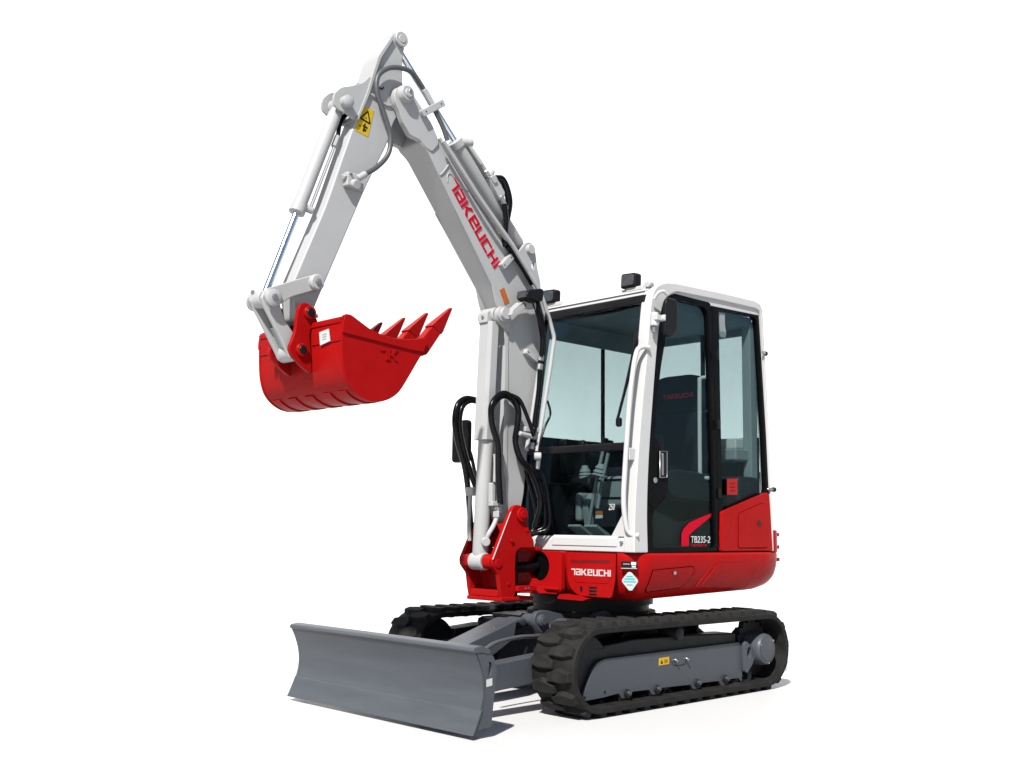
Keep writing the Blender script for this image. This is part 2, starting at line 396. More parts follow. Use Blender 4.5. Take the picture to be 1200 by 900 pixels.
bl(prism('cutting_edge', [(x+.0012, z) for x, z in strip(LSp, .018)], -.777, .777, BLADE, BL, bevel=.002, ang=50))
bl(prism('blade_rail', fillet([(1.690, .396), (1.698, .406), (1.690, .421), (1.640, .428), (1.585, .405), (1.59, .385), (1.64, .395)], .006, 3), -.775, .775, BLADE, BL, bevel=.002))
back = [(1.56, .372), (1.61, .397), (1.645, .405), (1.672, .398)]+FS[2:]+LSp[1:-2]+[(1.645, .042), (1.57, .052), (1.545, .20), (1.54, .285)]
for s in (1, -1):
    hole = [(1.585+.016*math.cos(2*math.pi*i/14), .318+.033*math.sin(2*math.pi*i/14)) for i in range(14)]
    ep = bl(prism('end_plate', fillet([(1.54, .30), (1.56, .372), (1.605, .396), (1.634, .39)]+[(x-.014, z) for x, z in FS[2:]+LSp[1:-3]]+[(1.648, .044), (1.572, .052)], .012, 2), s*.750, s*.771, GREY, BL, holes=[hole], bevel=.003))
    if s > 0:
        bl(decal('white_label', [(1.606, .7715, .236), (1.570, .7715, .240), (1.571, .7715, .274), (1.607, .7715, .269)], PAPER, BL))
for z0 in (.10, .30):                                          # stiffeners behind the moldboard
    bl(box('stiffener', 1.56, 1.622, -.70, .70, z0, z0+.03, GREY, BL))
for y in (-.40, .40):
    bl(prism('push_arm', fillet([(1.60, .10), (1.60, .27), (1.20, .285), (.60, .325), (.45, .33), (.45, .20), (.62, .175), (1.20, .145)], .03), y-.045, y+.045, GREY, BL, bevel=.008))
    bl(cyl('arm_pin', (.48, y-.07, .262), (.48, y+.07, .262), .035, GREY, BL))
# blade cylinder with its sloping guard plate
bl(prism('cylinder_guard', [(.72, .455), (.745, .474), (.80, .462), (1.52, .245), (1.515, .228), (.80, .445)], -.03, .15, GREY, BL, bevel=.004))
bl(prism('guard_side', [(.80, .452), (1.51, .238), (1.51, .18), (1.0, .27), (.82, .36)], .138, .150, GREY, BL, bevel=.003))
bl(cyl('cylinder_barrel', (1.45, .06, .19), (.78, .06, .40), .045, GREYD, BL))
bl(cyl('cylinder_rod', (.78, .06, .40), (.55, .06, .455), .025, GREYD, BL))
bl(bolt((.93, .10, .421), (.28, 0, 1), .012, BL))
bl(cyl('cylinder_pin', (.62, .02, .452), (.62, .19, .452), .034, GREY, BL))
bl(cyl('pin_washer', (.62, .19, .452), (.62, .197, .452), .024, GREY, BL))
bl(prism('cylinder_lug', fillet([(.40, .34), (.62, .38), (.68, .44), (.66, .50), (.58, .51), (.40, .47)], .03), .13, .165, GREY, BL))
bl(tube('blade_hose', [(1.22, .33, .338), (1.12, .33, .375), (.95, .32, .39), (.80, .30, .385), (.6, .25, .38)], .011, GHOSE, BL))

# ------------------------------------------------------------------ slew frame (red body)
SF = empty('slew_frame', EX)
plan = [(.50, -.36), (.50, .60), (.485, .68), (.44, .735), (.37, .762), (-.82, .765), (-.94, .745), (-1.035, .695), (-1.10, .57), (-1.14, .38), (-1.17, .15), (-1.17, -.15), (-1.14, -.38), (-1.08, -.56), (-.98, -.68), (-.84, -.745), (.20, -.75), (.36, -.70), (.44, -.55)]
sp = []
for i in range(len(plan)):
    sp.append(plan[i])
plan = fillet(plan, .05, 3)
def inset(pl, dd):
    out = []; n = len(pl)
    for i in range(n):
        a = Vector(pl[i-1]); b = Vector(pl[(i+1) % n]); t = (b-a).normalized(); out.append((pl[i][0]-t.y*dd*1.0, pl[i][1]+t.x*dd*1.0))
    return out
area = sum(plan[i-1][0]*plan[i][1]-plan[i][0]*plan[i-1][1] for i in range(len(plan)))
sgn = 1 if area > 0 else -1
LV = [(.846, .012), (.838, .002), (.83, 0), (.79, .001), (.75, .008), (.71, .019), (.67, .034), (.63, .055), (.605, .075), (.588, .10), (.580, .14)]
lv = LV
v, f = [], []; n = len(plan)
for z, dd in lv:
    for x, y in inset(plan, dd*sgn):
        zz = z - (.0 if z > .7 else 0)
        if z < .7 and x < -.55: zz = z + (-.55-x)*.10*(.7-z)/.1         # the belly rises to the tail
        v.append((x, y, zz))
for j in range(len(lv)-1):
    for i in range(n):
        a = j*n+i; b = j*n+(i+1) % n; f.append((a, b, b+n, a+n))
f += [tuple(range(n)), tuple(range((len(lv)-1)*n, len(lv)*n))]
obj('body_shell', v, f, RED, SF, ang=40)
# shut lines and panels on the left side; they follow the inward lean of the flank
def flank(off):
    def fn(p):
        z = p[1]
        for (za, ia), (zb, ib) in zip(LV, LV[1:]):
            if za >= z >= zb: return .765-(ia+(ib-ia)*(za-z)/(za-zb))+off
        return .765+off
    return fn
def dense(pts, m=6):
    out = []
    for i in range(len(pts)):
        a, b = pts[i], pts[(i+1) % len(pts)]; n_ = max(1, int(math.hypot(a[0]-b[0], a[1]-b[1])/.03))
        out += [(a[0]+(b[0]-a[0])*k/n_, a[1]+(b[1]-a[1])*k/n_) for k in range(n_)]
    return out
def grow(pts, e):
    cx = (min(p[0] for p in pts)+max(p[0] for p in pts))/2; cz = (min(p[1] for p in pts)+max(p[1] for p in pts))/2
    w_ = max(p[0] for p in pts)-cx; h_ = max(p[1] for p in pts)-cz
    return [(cx+(x-cx)*(1+e/w_), cz+(z-cz)*(1+e/h_)) for x, z in pts]
GAP = mat('shut_line', (.02, .001, .001), .8, .02)
def side_panel(name, pts, off, gap, m=RED):
    rows = 9; z0 = min(p[1] for p in pts); z1 = max(p[1] for p in pts)
    def span(z):
        xs = []
        for i in range(len(pts)):
            (xa, za), (xb, zb) = pts[i], pts[(i+1) % len(pts)]
            if (za-z)*(zb-z) <= 0 and za != zb: xs.append(xa+(xb-xa)*(z-za)/(zb-za))
        return min(xs), max(xs)
    def sheet(e, o0, o1):
        v, f = [], []
        for i in range(rows+1):
            z = z0+(z1-z0)*(i/rows); zz = min(max(z, z0+1e-4), z1-1e-4); a, b = span(zz)
            z += e*(2*i/rows-1); a -= e; b += e
            for o_ in (o0, o1):
                y = flank(o_)((0, z)); v += [(a, y, z), (b, y, z)]
        for i in range(rows):
            q = 4*i
            f += [(q, q+1, q+5, q+4), (q+2, q+3, q+7, q+6), (q, q+2, q+6, q+4), (q+1, q+3, q+7, q+5)]
        f += [(0, 1, 3, 2), (4*rows, 4*rows+1, 4*rows+3, 4*rows+2)]
        return v, f
    o = obj(name, *sheet(0, -.004, off), m, SF, ang=30, bevel=.0015, seg=1)
    if gap: obj('shut_line', *sheet(.0045, -.004, .0009), GAP, SF, smooth=False)
    return o
side_panel('tool_box_lid', fillet([(.333, .760), (-.035, .766), (-.05, .745), (.0, .675), (.03, .652), (.055, .645), (.352, .632)], [.012, .012, .01, .03, .01, .02, .012], 4), .0035, True)
cyl('lock', (.145, .758, .735), (.145, .769, .734), .012, ZINC, SF, 16)
side_panel('side_recess', fillet([(-.235, .806), (-.70, .806), (-.66, .625), (-.09, .635)], .03), .0025, False)
side_panel('side_blister', fillet([(-.265, .786), (-.655, .786), (-.625, .640), (-.14, .648)], .03), .008, False)
# front panel with the swing-cylinder opening
def circ(cx, cy, rr, n=28, sy=1): return [(cx+rr*math.cos(2*math.pi*i/n), cy+sy*rr*math.sin(2*math.pi*i/n)) for i in range(n)]
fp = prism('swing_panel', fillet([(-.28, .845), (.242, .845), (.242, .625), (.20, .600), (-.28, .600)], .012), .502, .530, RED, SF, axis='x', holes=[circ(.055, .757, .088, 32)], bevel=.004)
cyl('opening_shade_disc', (.500, .055, .757), (.504, .055, .757), .084, mat('opening_shade', (.0015, .0015, .0015), .8, .02), fp)  # near-black disc paints the shade of the recess behind the panel
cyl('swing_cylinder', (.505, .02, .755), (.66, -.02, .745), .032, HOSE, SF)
prism('swing_panel_rib', [(-.20, .622), (.23, .622), (.23, .640), (-.20, .640)], .530, .546, RED, SF, axis='x', bevel=.006)
prism('shut_line', grow([(.255, .842), (.63, .842), (.625, .70), (.600, .597), (.345, .597), (.275, .650), (.262, .72)], .004), .4995, .5024, GAP, SF, axis='x', bevel=0)
cv = prism('service_cover', fillet([(.255, .842), (.63, .842), (.625, .70), (.600, .597), (.345, .597), (.275, .650), (.262, .72)], [.01, .01, .0, .02, .04, .04, .02], 4), .5015, .506, RED, SF, axis='x', bevel=.003)
prism('cover_groove', fillet([(.285, .800), (.595, .806), (.585, .788), (.300, .780)], .006, 3), .506, .5068, mat('groove_red', (.09, .004, .005), .5, .2), SF, axis='x', bevel=0)
prism('logo_panel', fillet([(.285, .775), (.59, .782), (.585, .69), (.57, .676), (.34, .672), (.31, .69)], .02), .506, .5085, RED, SF, axis='x', bevel=.002)
logo('lettering', 'TAKEUCHI', (.5087, .300, .714), (0, 1, .003), (0, .0, 1), .296, .036, WHITEP, SF)
for k in range(3):
    prism('vent_slot', fillet([(.428, .653-.019*k), (.492, .655-.019*k), (.492, .643-.019*k), (.434, .641-.019*k)], .003, 2), .5055, .5068, BLACK, SF, axis='x', bevel=0)
prism('key_recess', fillet([(.362, .652), (.382, .652), (.384, .63), (.374, .612), (.366, .63)], .004, 2), .5055, .5068, BLACK, SF, axis='x', bevel=0)
# lower front skirt
prism('body_skirt', fillet([(.22, .602), (.36, .600), (.44, .585), (.40, .572), (.20, .574)], .01), .44, .525, RED, SF, axis='x')
# stickers on the rounded front-left corner, on their own small flat pads
def corner(yc_, zc_, hw, hh):
    o = Vector((.4765, .706, 0)); uv = Vector((-.55, .83, 0)).normalized(); return o, uv
oc = Vector((.4795, .7075, 0)); uvc = Vector((-.56, .83, 0)).normalized()
def cpt(a, z): return tuple(oc+uvc*a+Vector((0, 0, z)))
dsh = [(0, .748), (.012, .744), (.050, .704), (.052, .692), (.016, .643), (.004, .641), (-.006, .643), (-.047, .690), (-.047, .703), (-.012, .744)]
decal('diamond_sticker', [cpt(a*.88, .695+(z-.695)*.95) for a, z in dsh][::-1], mat('pale_sticker', (.25, .33, .335), .5, .1), SF, .0035)
def cbar(nm, a0, a1, z0, z1, m, th=.0042): decal(nm, [cpt(a0, z0), cpt(a1, z0), cpt(a1, z1), cpt(a0, z1)], m, SF, th)
for a, z, h in ((.018, .716, .008), (.030, .702, .008), (.036, .688, .007)): cbar('sticker_print', -a*.95, a*.95, z, z+h, TEAL)
cbar('sticker_print', -.016, .016, .672, .676, REDST)
cbar('data_plate', -.048, .043, .762, .802, BLACK, .004)
cbar('data_plate_print', -.046, .041, .7625, .7655, PAPER, .0046); cbar('data_plate_print', -.035, .0, .786, .789, PAPER, .0046); cbar('data_plate_print', .008, .036, .783, .799, PAPER, .0046); cbar('data_plate_print', .012, .034, .769, .779, PAPER, .0046)
# tail: counterweight ribs and hood
HD = box('engine_hood', -1.03, -.905, -.62, .60, .84, 1.16, RED, SF, bevel=.03, seg=3)
for z in (.955, .875, .795):
    box('tail_rib', -1.055, -.98, .63, .70, z-.012, z+.012, RED, SF, bevel=.004)
v, f = prism_geo(fillet([(-.90, .752), (-.95, .745), (-1.038, .695), (-1.10, .57), (-1.12, .40), (-.90, .40)], .02), .84, .985, 'z')
obj('tail_corner', v, f, RED, SF, bevel=.01)
cyl('tail_light_bar', (-.945, .655, .905), (-.955, .65, 1.35), .016, INGREY, SF)
# right-hand hood over the tanks
rh = box('tank_hood', -.88, .18, -.735, -.26, .846, 1.22, RED, SF, bevel=.05, seg=3)
# made-up dark panel on a stay, standing in for leftover background
tube('mirror_stay', [(.30, -.60, .84), (.36, -.66, 1.2), (.40, -.70, 1.45), (.42, -.74, 1.52)], .012, BLACK, SF)
prism('mirror_shape', fillet([(-.84, 1.40), (-.68, 1.40), (-.68, 1.68), (-.84, 1.68)], .03), .41, .45, BLACK, SF, axis='x', bevel=.01)

# ------------------------------------------------------------------ swing bracket
SB = empty('swing_bracket', EX, (.66, YC, .58))
def sb(o): o.location = o.location - Vector((.66, YC, .58)); return o
npl = [(.785, 1.075), (.765, 1.10), (.735, 1.112), (.704, 1.107), (.672, 1.09), (.655, 1.056), (.662, 1.016), (.595, .905), (.590, .87), (.61, .86), (.705, .862), (.735, .845), (.744, .815), (.742, .60), (.76, .572), (.85, .572), (.866, .639), (.878, .713), (.926, .765), (.93, .80)]
for a, b in ((.050, .080), (-.205, -.175)):
    sb(prism('bracket_plate', fillet(npl, .012, 3), a, b, RED, SB, bevel=.006))
sb(prism('bracket_web', [(.745, .60), (.775, .60), (.775, .86), (.745, .86)], -.18, .055, RED, SB))
sb(prism('bracket_web', fillet([(.60, .87), (.74, .87), (.71, .93), (.63, .93)], .01), -.18, .055, RED, SB))
sb(box('base_plate', .60, .862, -.207, .086, .562, .585, RED, SB))
sb(box('tie_bar', .82, .858, -.18, .052, .585, .625, RED, SB))
sb(cyl('swing_pin', (.665, YC, .55), (.665, YC, .90), .055, GREYD, SB))
for a, b in ((.080, .097), (-.222, -.205)):
    sb(cyl('boom_pin_boss', (.703, a, 1.054), (.703, b, 1.054), .042, RED, SB))
sb(cyl('boom_pin_cap', (.703, .097, 1.054), (.703, .104, 1.054), .024, RED, SB))
sb(cyl('cylinder_pin_tube', (.895, -.005, .785), (.895, .06, .785), .043, RED, SB))
sb(cyl('cylinder_pin_tube', (.895, -.115, .785), (.895, -.18, .785), .043, RED, SB))
sb(cyl('pin_cap', (.885, .08, .775), (.885, .087, .775), .026, RED, SB))
for p in ((.78, .087, .905), (.80, .08, .66), (.655, .08, .965)):
    sb(bolt(p, (0, 1, 0), .010, SB, RED, h=.008))
sb(prism('edge_highlight', [(.787, 1.07), (.793, 1.066), (.930, .80), (.924, .797)], .0795, .0835, PAPER, SB, bevel=.001))  # white strip painting the bright highlight along the plate edge
# clevis lugs on the frame
for z0, z1 in ((.845, .868), (.60, .64)):
    prism('swing_lug', fillet([(.49, -.26), (.62, -.19), (.70, -.13), (.72, YC), (.70, .01), (.62, .045), (.49, .05 if z0 > .8 else .16)], .02), z0, z1, RED, SF, axis='z')
prism('step_bar', [(.60, .616), (.75, .616), (.75, .648), (.60, .648)], .082, .110, RED, SF, bevel=.004)
for x in (.665, .69): bolt((x, .11, .632), (0, 1, 0), .006, SF, h=.006)

# ------------------------------------------------------------------ boom
BM = empty('boom', EX, (.703, YC, 1.054))
def bmv(o): o.location = o.location - Vector((.703, YC, 1.054)); return o
def hw(p):
    x = p[0]; t = max(0, min(1, (x-.85)/.6)); return .0675+.030*t
bprof = [(1.44, 3.262), (1.342, 3.154), (.786, 2.677), (.50, 2.455), (.455, 2.40), (.432, 2.33), (.477, 1.982), (.568, 1.582), (.612, 1.172), (.645, 1.05), (.665, 1.015), (.70, 1.000), (.74, 1.015), (.758, 1.07), (.757, 1.569), (.745, 2.08), (.755, 2.155), (.814, 2.276), (.893, 2.392), (1.210, 2.790), (1.425, 3.065), (1.49, 3.105)]
brad = [0, .02, .2, .06, .06, .08, .1, .1, .03, .02, .02, .02, .02, .02, .2, .1, .06, .05, .1, .1, .03, .02]
bodyp = fillet(bprof, brad, 5)
bmv(prism('boom_beam', bodyp, lambda p: YC-hw(p), lambda p: YC+hw(p), WHITE, BM, bevel=.005))
# side plate, welded proud of the beam
tip = fillet([(1.678, 3.327), (1.668, 3.366), (1.640, 3.388), (1.605, 3.397), (1.565, 3.382), (1.52, 3.345), (1.407, 3.237), (1.36, 3.165), (1.352, 3.13), (1.40, 3.072), (1.447, 3.085), (1.49, 3.118), (1.558, 3.126), (1.615, 3.19), (1.64, 3.24), (1.672, 3.29)], .015, 3)
for s in (1, -1):
    bmv(prism('tip_plate', tip, YC+s*.064, YC+s*.1025, WHITE, BM, bevel=.006))
    bmv(lathe('tip_boss', (1.609, YC+s*.10, 3.347), (1.609, YC+s*.14, 3.347), [(0, .052), (.018, .050), (.022, .046), (.036, .044), (.04, .040)], WHITE, BM))
    bmv(prism('weld_doubler', fillet([(.885, 2.402), (.905, 2.418), (.87, 2.30), (.80, 2.17), (.785, 2.08), (.785, 1.30), (.757, 1.25), (.757, 2.10), (.80, 2.262)], .01, 3), YC+s*.0675, YC+s*.0735, WHITE, BM, bevel=.003))
bmv(cyl('tip_pin', (1.609, YC-.15, 3.347), (1.609, YC+.149, 3.347), .026, WHITE, BM))
bmv(cyl('pin_grease_fitting', (1.604, YC+.149, 3.355), (1.604, YC+.153, 3.355), .012, ZINC, BM, 10))
# raised welded line across the side and access-cover curve
bmv(tube('weld_seam', [(1.335, YC+.0935, 2.955), (1.305, YC+.0925, 2.985), (1.262, YC+.0905, 3.045)], .005, WHITE, BM, 8))
bmv(tube('weld_seam', [(1.273, YC+.0895, 2.930), (1.276, YC+.0898, 2.965), (1.262, YC+.0893, 2.985), (1.235, YC+.088, 2.98), (1.19, YC+.0858, 2.945), (1.14, YC+.0835, 2.922), (1.11, YC+.082, 2.922)], .0035, WHITE, BM, 8))
for s in (1, -1):
    seam = [p for p in bodyp if 1.05 < p[0] < 1.42 and p[1] < 3.07 and p[1] > 2.5]
    seam = [q for q in [(1.21, 2.790), (1.05, 2.5895), (.893, 2.392)]]
    bmv(tube('weld_seam', [(x+.003, YC+s*(hw((x, z))+.0005), z+.004) for x, z in seam], .0032, WHITE, BM, 6, False))
# lettering along the boom
u0 = Vector((.867-1.246, 0, 2.510-2.933)); v0 = Vector((1.182-1.246, 0, 2.984-2.933))
nb = Vector((.05, 1, 0))
ub = Vector((u0.x, u0.x*.05, u0.z)).normalized(); vb = ub.cross(Vector((.05, -1, 0)).normalized()); vb = -vb if vb.z < 0 else vb
lo = bmv(logo('lettering', 'TAKEUCHI', (1.268, YC+.0895, 2.926), ub, vb, .578, .072, REDP, BM, depth=.003))
# sticker
bmv(decal('orange_sticker', [(.832, YC+.068, 2.377), (.790, YC+.068, 2.296), (.752, YC+.068, 2.317), (.797, YC+.068, 2.398)], ORANGE, BM, .0025))
# boom-cylinder upper pin
for s in (1, -1):
    bmv(prism('cylinder_ear', fillet([(.74, 2.12), (.86, 2.19), (.87, 2.24), (.84, 2.28), (.76, 2.26)], .02), YC+s*.06, YC+s*.084, WHITE, BM))
bmv(lathe('cylinder_pin_boss', (.825, YC+.08, 2.230), (.825, YC+.125, 2.230), [(0, .046), (.02, .046), (.023, .036), (.045, .034)], WHITE, BM))
# arm-cylinder foot lug on the boom back
for s in (1, -1):
    bmv(prism('arm_cylinder_lug', fillet([(.72, 2.600), (.64, 2.67), (.61, 2.712), (.565, 2.722), (.530, 2.685), (.508, 2.57), (.475, 2.47), (.48, 2.42), (.56, 2.49)], .025), YC+s*.045, YC+s*.062, WHITE, BM,
          holes=[circ(.545, 2.575, .013, 12, 2)]))
bmv(lathe('arm_cylinder_pin', (.58, YC-.08, 2.672), (.58, YC+.085, 2.672), [(0, .032), (.16, .032), (.165, .028)], WHITE, BM))
# pipe clamps (white blocks on the side)
def clamp(p, q, h, y0, y1):
    P, Q = Vector(p), Vector(q); t = (Q-P).normalized(); nn = Vector((-t.y, t.x))*h
    pts = [tuple(P-nn), tuple(Q-nn), tuple(Q+nn), tuple(P+nn)]
    o = bmv(prism('pipe_clamp', fillet(pts, .006, 2), y0, y1, WHITE, BM, bevel=.004))
    for k in (.15, .85):
        c_ = P+(Q-P)*k; bmv(cyl('clamp_screw', (c_.x, y1-.002, c_.y), (c_.x, y1+.0015, c_.y), .005, BLACK, BM, 8, .001))
clamp((.838, 2.512), (.760, 2.592), .020, YC+.0675, YC+.105)
clamp((1.500, 3.262), (1.345, 3.372), .020, YC+.10, YC+.135)
clamp((.630, 2.035), (.520, 1.985), .018, YC+.0675, YC+.10)
# hard lines on the back and left of the boom
PL = [(1.350, .075, 3.141), (1.084, .075, 2.889), (.80, .075, 2.651), (.665, .075, 2.517)]
bmv(tube('hydraulic_line', PL, .0135, WHITE, BM, 12, False))
bmv(tube('hydraulic_line', offs(PL, -.005, -.045, .03), .0135, WHITE, BM, 12, False))
bmv(tube('hydraulic_line', [(.665, .075, 2.517), (.600, .078, 2.44), (.547, .08, 2.376), (.480, .08, 2.25), (.436, .08, 2.145), (.436, .08, 2.12), (.467, .08, 1.950), (.544, .08, 1.580), (.578, .08, 1.43)], .0125, WHITE, BM, 12, False))
bmv(tube('hydraulic_line', [(.522, .055, 2.02), (.588, .055, 1.681), (.640, .055, 1.43)], .0125, WHITE, BM, 12, False))
bmv(tube('line_hose', [(.60, .09, 2.38), (.585, .095, 2.25), (.545, .09, 2.10), (.548, .075, 1.97), (.56, .075, 1.80), (.59, .075, 1.62), (.60, .075, 1.50)], .016, HOSE, BM, 10))
bmv(tube('line_hose', [(.585, .07, 2.38), (.55, .08, 2.25), (.52, .08, 2.10), (.525, .07, 1.97), (.54, .07, 1.80), (.57, .07, 1.62), (.59, .07, 1.50)], .013, HOSE, BM, 10))
bmv(tube('lamp_wire', [(.50, .09, 1.74), (.485, .10, 1.66), (.53, .10, 1.58), (.565, .10, 1.50), (.585, .10, 1.40)], .007, HOSE, BM, 8))
for z in (.545, 1.995), (.552, 1.94), (.62, 1.46), (.60, 1.52):
    bmv(cyl('line_fitting', (z[0]-.004, .075, z[1]+.02), (z[0]+.004, .075, z[1]-.02), .019, ZINC, BM, 8))
bmv(box('line_clamp', .55, .68, YC+.0675, .085, 1.540, 1.572, WHITE, BM))
bmv(cyl('line_fitting', (.60, .08, 1.40), (.57, .11, 1.40), .024, WHITE, BM, 10)); bmv(cyl('line_fitting', (.575, .095, 1.39), (.585, .095, 1.32), .014, ZINC, BM, 8))
# boom lamp and its bracket
bmv(lathe('lamp_bracket_boss', (.80, YC+.0675, 2.232), (.80, YC+.10, 2.232), [(0, .026), (.03, .026), (.033, .022)], WHITE, BM))
bmv(prism('lamp_bracket', fillet([(.815, 2.215), (.80, 2.25), (.72, 2.315), (.64, 2.335), (.61, 2.32), (.61, 2.285), (.64, 2.29), (.71, 2.275)], .012), YC+.095, YC+.155, WHITE, BM, holes=[circ(.70, 2.296, .012, 10)]))
lamp = bmv(prism('boom_lamp', fillet([(.735, 2.318), (.75, 2.345), (.73, 2.375), (.62, 2.402), (.60, 2.39), (.61, 2.325), (.66, 2.31)], .012), .06, .155, BLACK, BM, bevel=.01))
bmv(prism('lamp_lens', fillet([(.070, 2.330), (.145, 2.330), (.145, 2.372), (.070, 2.372)], .008), .735, .748, LENS, BM, axis='x', bevel=.003))
bmv(tube('lamp_wire', [(.645, .10, 2.32), (.63, .115, 2.25), (.59, .115, 2.17), (.56, .10, 2.12)], .004, HOSE, BM, 8))
# hose-burst valve cluster over the boom
bmv(prism('valve_block', fillet([(.925, 3.035), (.885, 3.075), (.80, 2.98), (.815, 2.925), (.845, 2.93)], .008, 2), -.055, .015, WHITE, BM, bevel=.006))
bmv(prism('valve_flange', fillet([(.90, 3.01), (.93, 3.045), (.905, 3.065), (.87, 3.03)], .005, 2), -.06, .024, WHITE, BM, bevel=.004))
for x, z in ((.885, 3.085), (.86, 3.06), (.835, 3.03)): bmv(cyl('valve_cap', (x+.01, -.02, z-.02), (x-.012, -.02, z+.022), .014, WHITE, BM, 8))
bmv(cyl('valve_cap', (.93, .0, 3.055), (.955, .0, 3.085), .017, ZINC, BM, 6)); bmv(cyl('valve_cap', (.95, .0, 3.08), (.985, .0, 3.115), .013, WHITE, BM, 8))
bmv(cyl('valve_fitting', (.835, .01, 2.955), (.80, .01, 2.895), .016, ZINC, BM, 8)); bmv(cyl('valve_fitting', (.815, -.03, 2.965), (.785, -.03, 2.91), .016, ZINC, BM, 8))
bmv(tube('valve_line', [(1.075, -.02, 3.215), (1.03, -.01, 3.165), (.985, 0, 3.115)], .014, WHITE, BM, 10))
bmv(tube('port_elbow', [(1.14, YC, 3.19), (1.125, -.045, 3.225), (1.085, -.02, 3.228)], .026, WHITE, BM, 12))
bmv(lathe('port_cap', (1.095, -.03, 3.222), (1.045, -.01, 3.238), [(0, .02), (.004, .026), (.045, .026), (.05, .02)], WHITE, BM, 16))
bmv(tube('arm_cylinder_hose', [(.865, .0, 3.055), (.815, .0, 3.06), (.775, .0, 3.005), (.755, .0, 2.93), (.770, .0, 2.845), (.79, .0, 2.765), (.80, .005, 2.70), (.79, .01, 2.65)], .023, HOSE, BM, 12))
bmv(tube('arm_cylinder_hose', [(.812, .015, 2.905), (.80, .018, 2.84), (.80, .02, 2.77), (.805, .02, 2.70), (.79, .02, 2.655)], .018, HOSE, BM, 12))
bmv(tube('line_bundle', [(.79, .03, 2.652), (.70, .03, 2.58), (.64, .035, 2.52), (.585, .04, 2.45)], .02, HOSE, BM, 10))

# arm cylinder
AC = empty('arm_cylinder', EX, (.58, YC, 2.672))
def acv(o): o.location = o.location - Vector((.58, YC, 2.672)); return o
A0 = Vector((.58, YC, 2.672)); A1 = Vector((1.614, YC, 3.679)); AD = (A1-A0).normalized()
acv(lathe('barrel', A0+AD*.03, A0+AD*.80, [(0, .03), (.03, .041), (.72, .041), (.725, .049), (.765, .049), (.77, .04)], WHITE, AC))
acv(cyl('rod', A0+AD*.78, A0+AD*1.40, .0215, CHROME, AC))
acv(cyl('rod_eye', (A1.x, YC-.03, A1.z), (A1.x, YC+.03, A1.z), .042, WHITE, AC))
acv(cyl('foot_eye', (A0.x, YC-.04, A0.z), (A0.x, YC+.04, A0.z), .045, WHITE, AC))
acv(tube('feed_line', [tuple(A0+AD*.72+V(-.02, .03, .036)), tuple(A0+AD*.55+V(-.02, .03, .036)), tuple(A0+AD*.46+V(-.02, .03, .036))], .009, WHITE, AC, 10))

# ------------------------------------------------------------------ boom cylinder with guard
BC = empty('boom_cylinder', EX, (.895, YC, .785))
def bcv(o): o.location = o.location - Vector((.895, YC, .785)); return o
B0 = Vector((.895, YC, .785)); B1 = Vector((.825, YC, 2.23)); BD = (B1-B0).normalized()
bcv(lathe('barrel', B0+BD*.02, B0+BD*.82, [(0, .035), (.03, .046), (.74, .046), (.745, .054), (.795, .054), (.80, .04)], WHITE, BC))
bcv(cyl('rod', B0+BD*.80, B0+BD*1.42, .024, CHROME, BC))
bcv(cyl('foot_eye', (B0.x, YC-.055, B0.z), (B0.x, YC+.05, B0.z), .050, WHITE, BC))
bcv(cyl('rod_eye', (B1.x, YC-.05, B1.z), (B1.x, YC+.05, B1.z), .048, WHITE, BC))
gd = [(-.054, -.03), (-.054, .022), (-.038, .040), (.038, .040), (.054, .022), (.054, -.03), (.046, -.03), (.046, .018), (.034, .032), (-.034, .032), (-.046, .018), (-.046, -.03)]
v, f = [], []; ng = len(gd)
for t in (.70, 1.405):
    c_ = B0+BD*t+Vector((.022, 0, 0))
    for a, b in gd: v.append((c_.x+b, c_.y+a, c_.z))
f = [tuple(range(ng)), tuple(range(2*ng-1, ng-1, -1))]+[(i, (i+1) % ng, (i+1) % ng+ng, i+ng) for i in range(ng)]
bcv(obj('rod_guard', v, f, WHITE, BC, bevel=.003))
c_ = B0+BD*1.405
bcv(prism('guard_mount', fillet([(c_.x+.03, c_.z-.01), (c_.x+.075, c_.z-.01), (c_.x+.07, c_.z+.055), (c_.x+.03, c_.z+.065)], .008), YC-.04, YC+.035, WHITE, BC))
bcv(bolt((c_.x+.072, YC, c_.z+.025), (1, 0, .1), .010, BC))
# port block with fittings on its left
bcv(box('port_block', .855, .885, -.012, .022, 1.115, 1.235, WHITE, BC))
bcv(box('port_flange', .805, .885, -.012, .03, 1.10, 1.128, WHITE, BC))
bcv(tube('port_line', [(.845, .012, 1.10), (.838, .014, 1.06), (.840, .014, 1.03), (.862, .012, .985), (.890, .008, .945), (.895, -.01, .905)], .014, WHITE, BC, 10))
bcv(cyl('port_elbow', (.895, -.02, .90), (.915, .012, .895), .026, WHITE, BC, 14))
bcv(cyl('port_nut', (.838, .014, 1.075), (.838, .014, 1.035), .021, WHITE, BC, 6))
bcv(tube('port_line', [(.872, .028, 1.24), (.872, .03, 1.34), (.876, .03, 1.40)], .008, WHITE, BC, 8))
for a in (0, .022): bcv(cyl('port_nut', (.83+a, .02, 1.10), (.83+a, .02, 1.075), .010, ZINC, BC, 6))
bcv(box('port_block', .895, .93, -.155, -.10, 1.16, 1.21, WHITE, BC)); bcv(tube('port_line', [(.905, -.14, 1.16), (.912, -.14, 1.0), (.915, -.13, .90)], .012, WHITE, BC, 8))

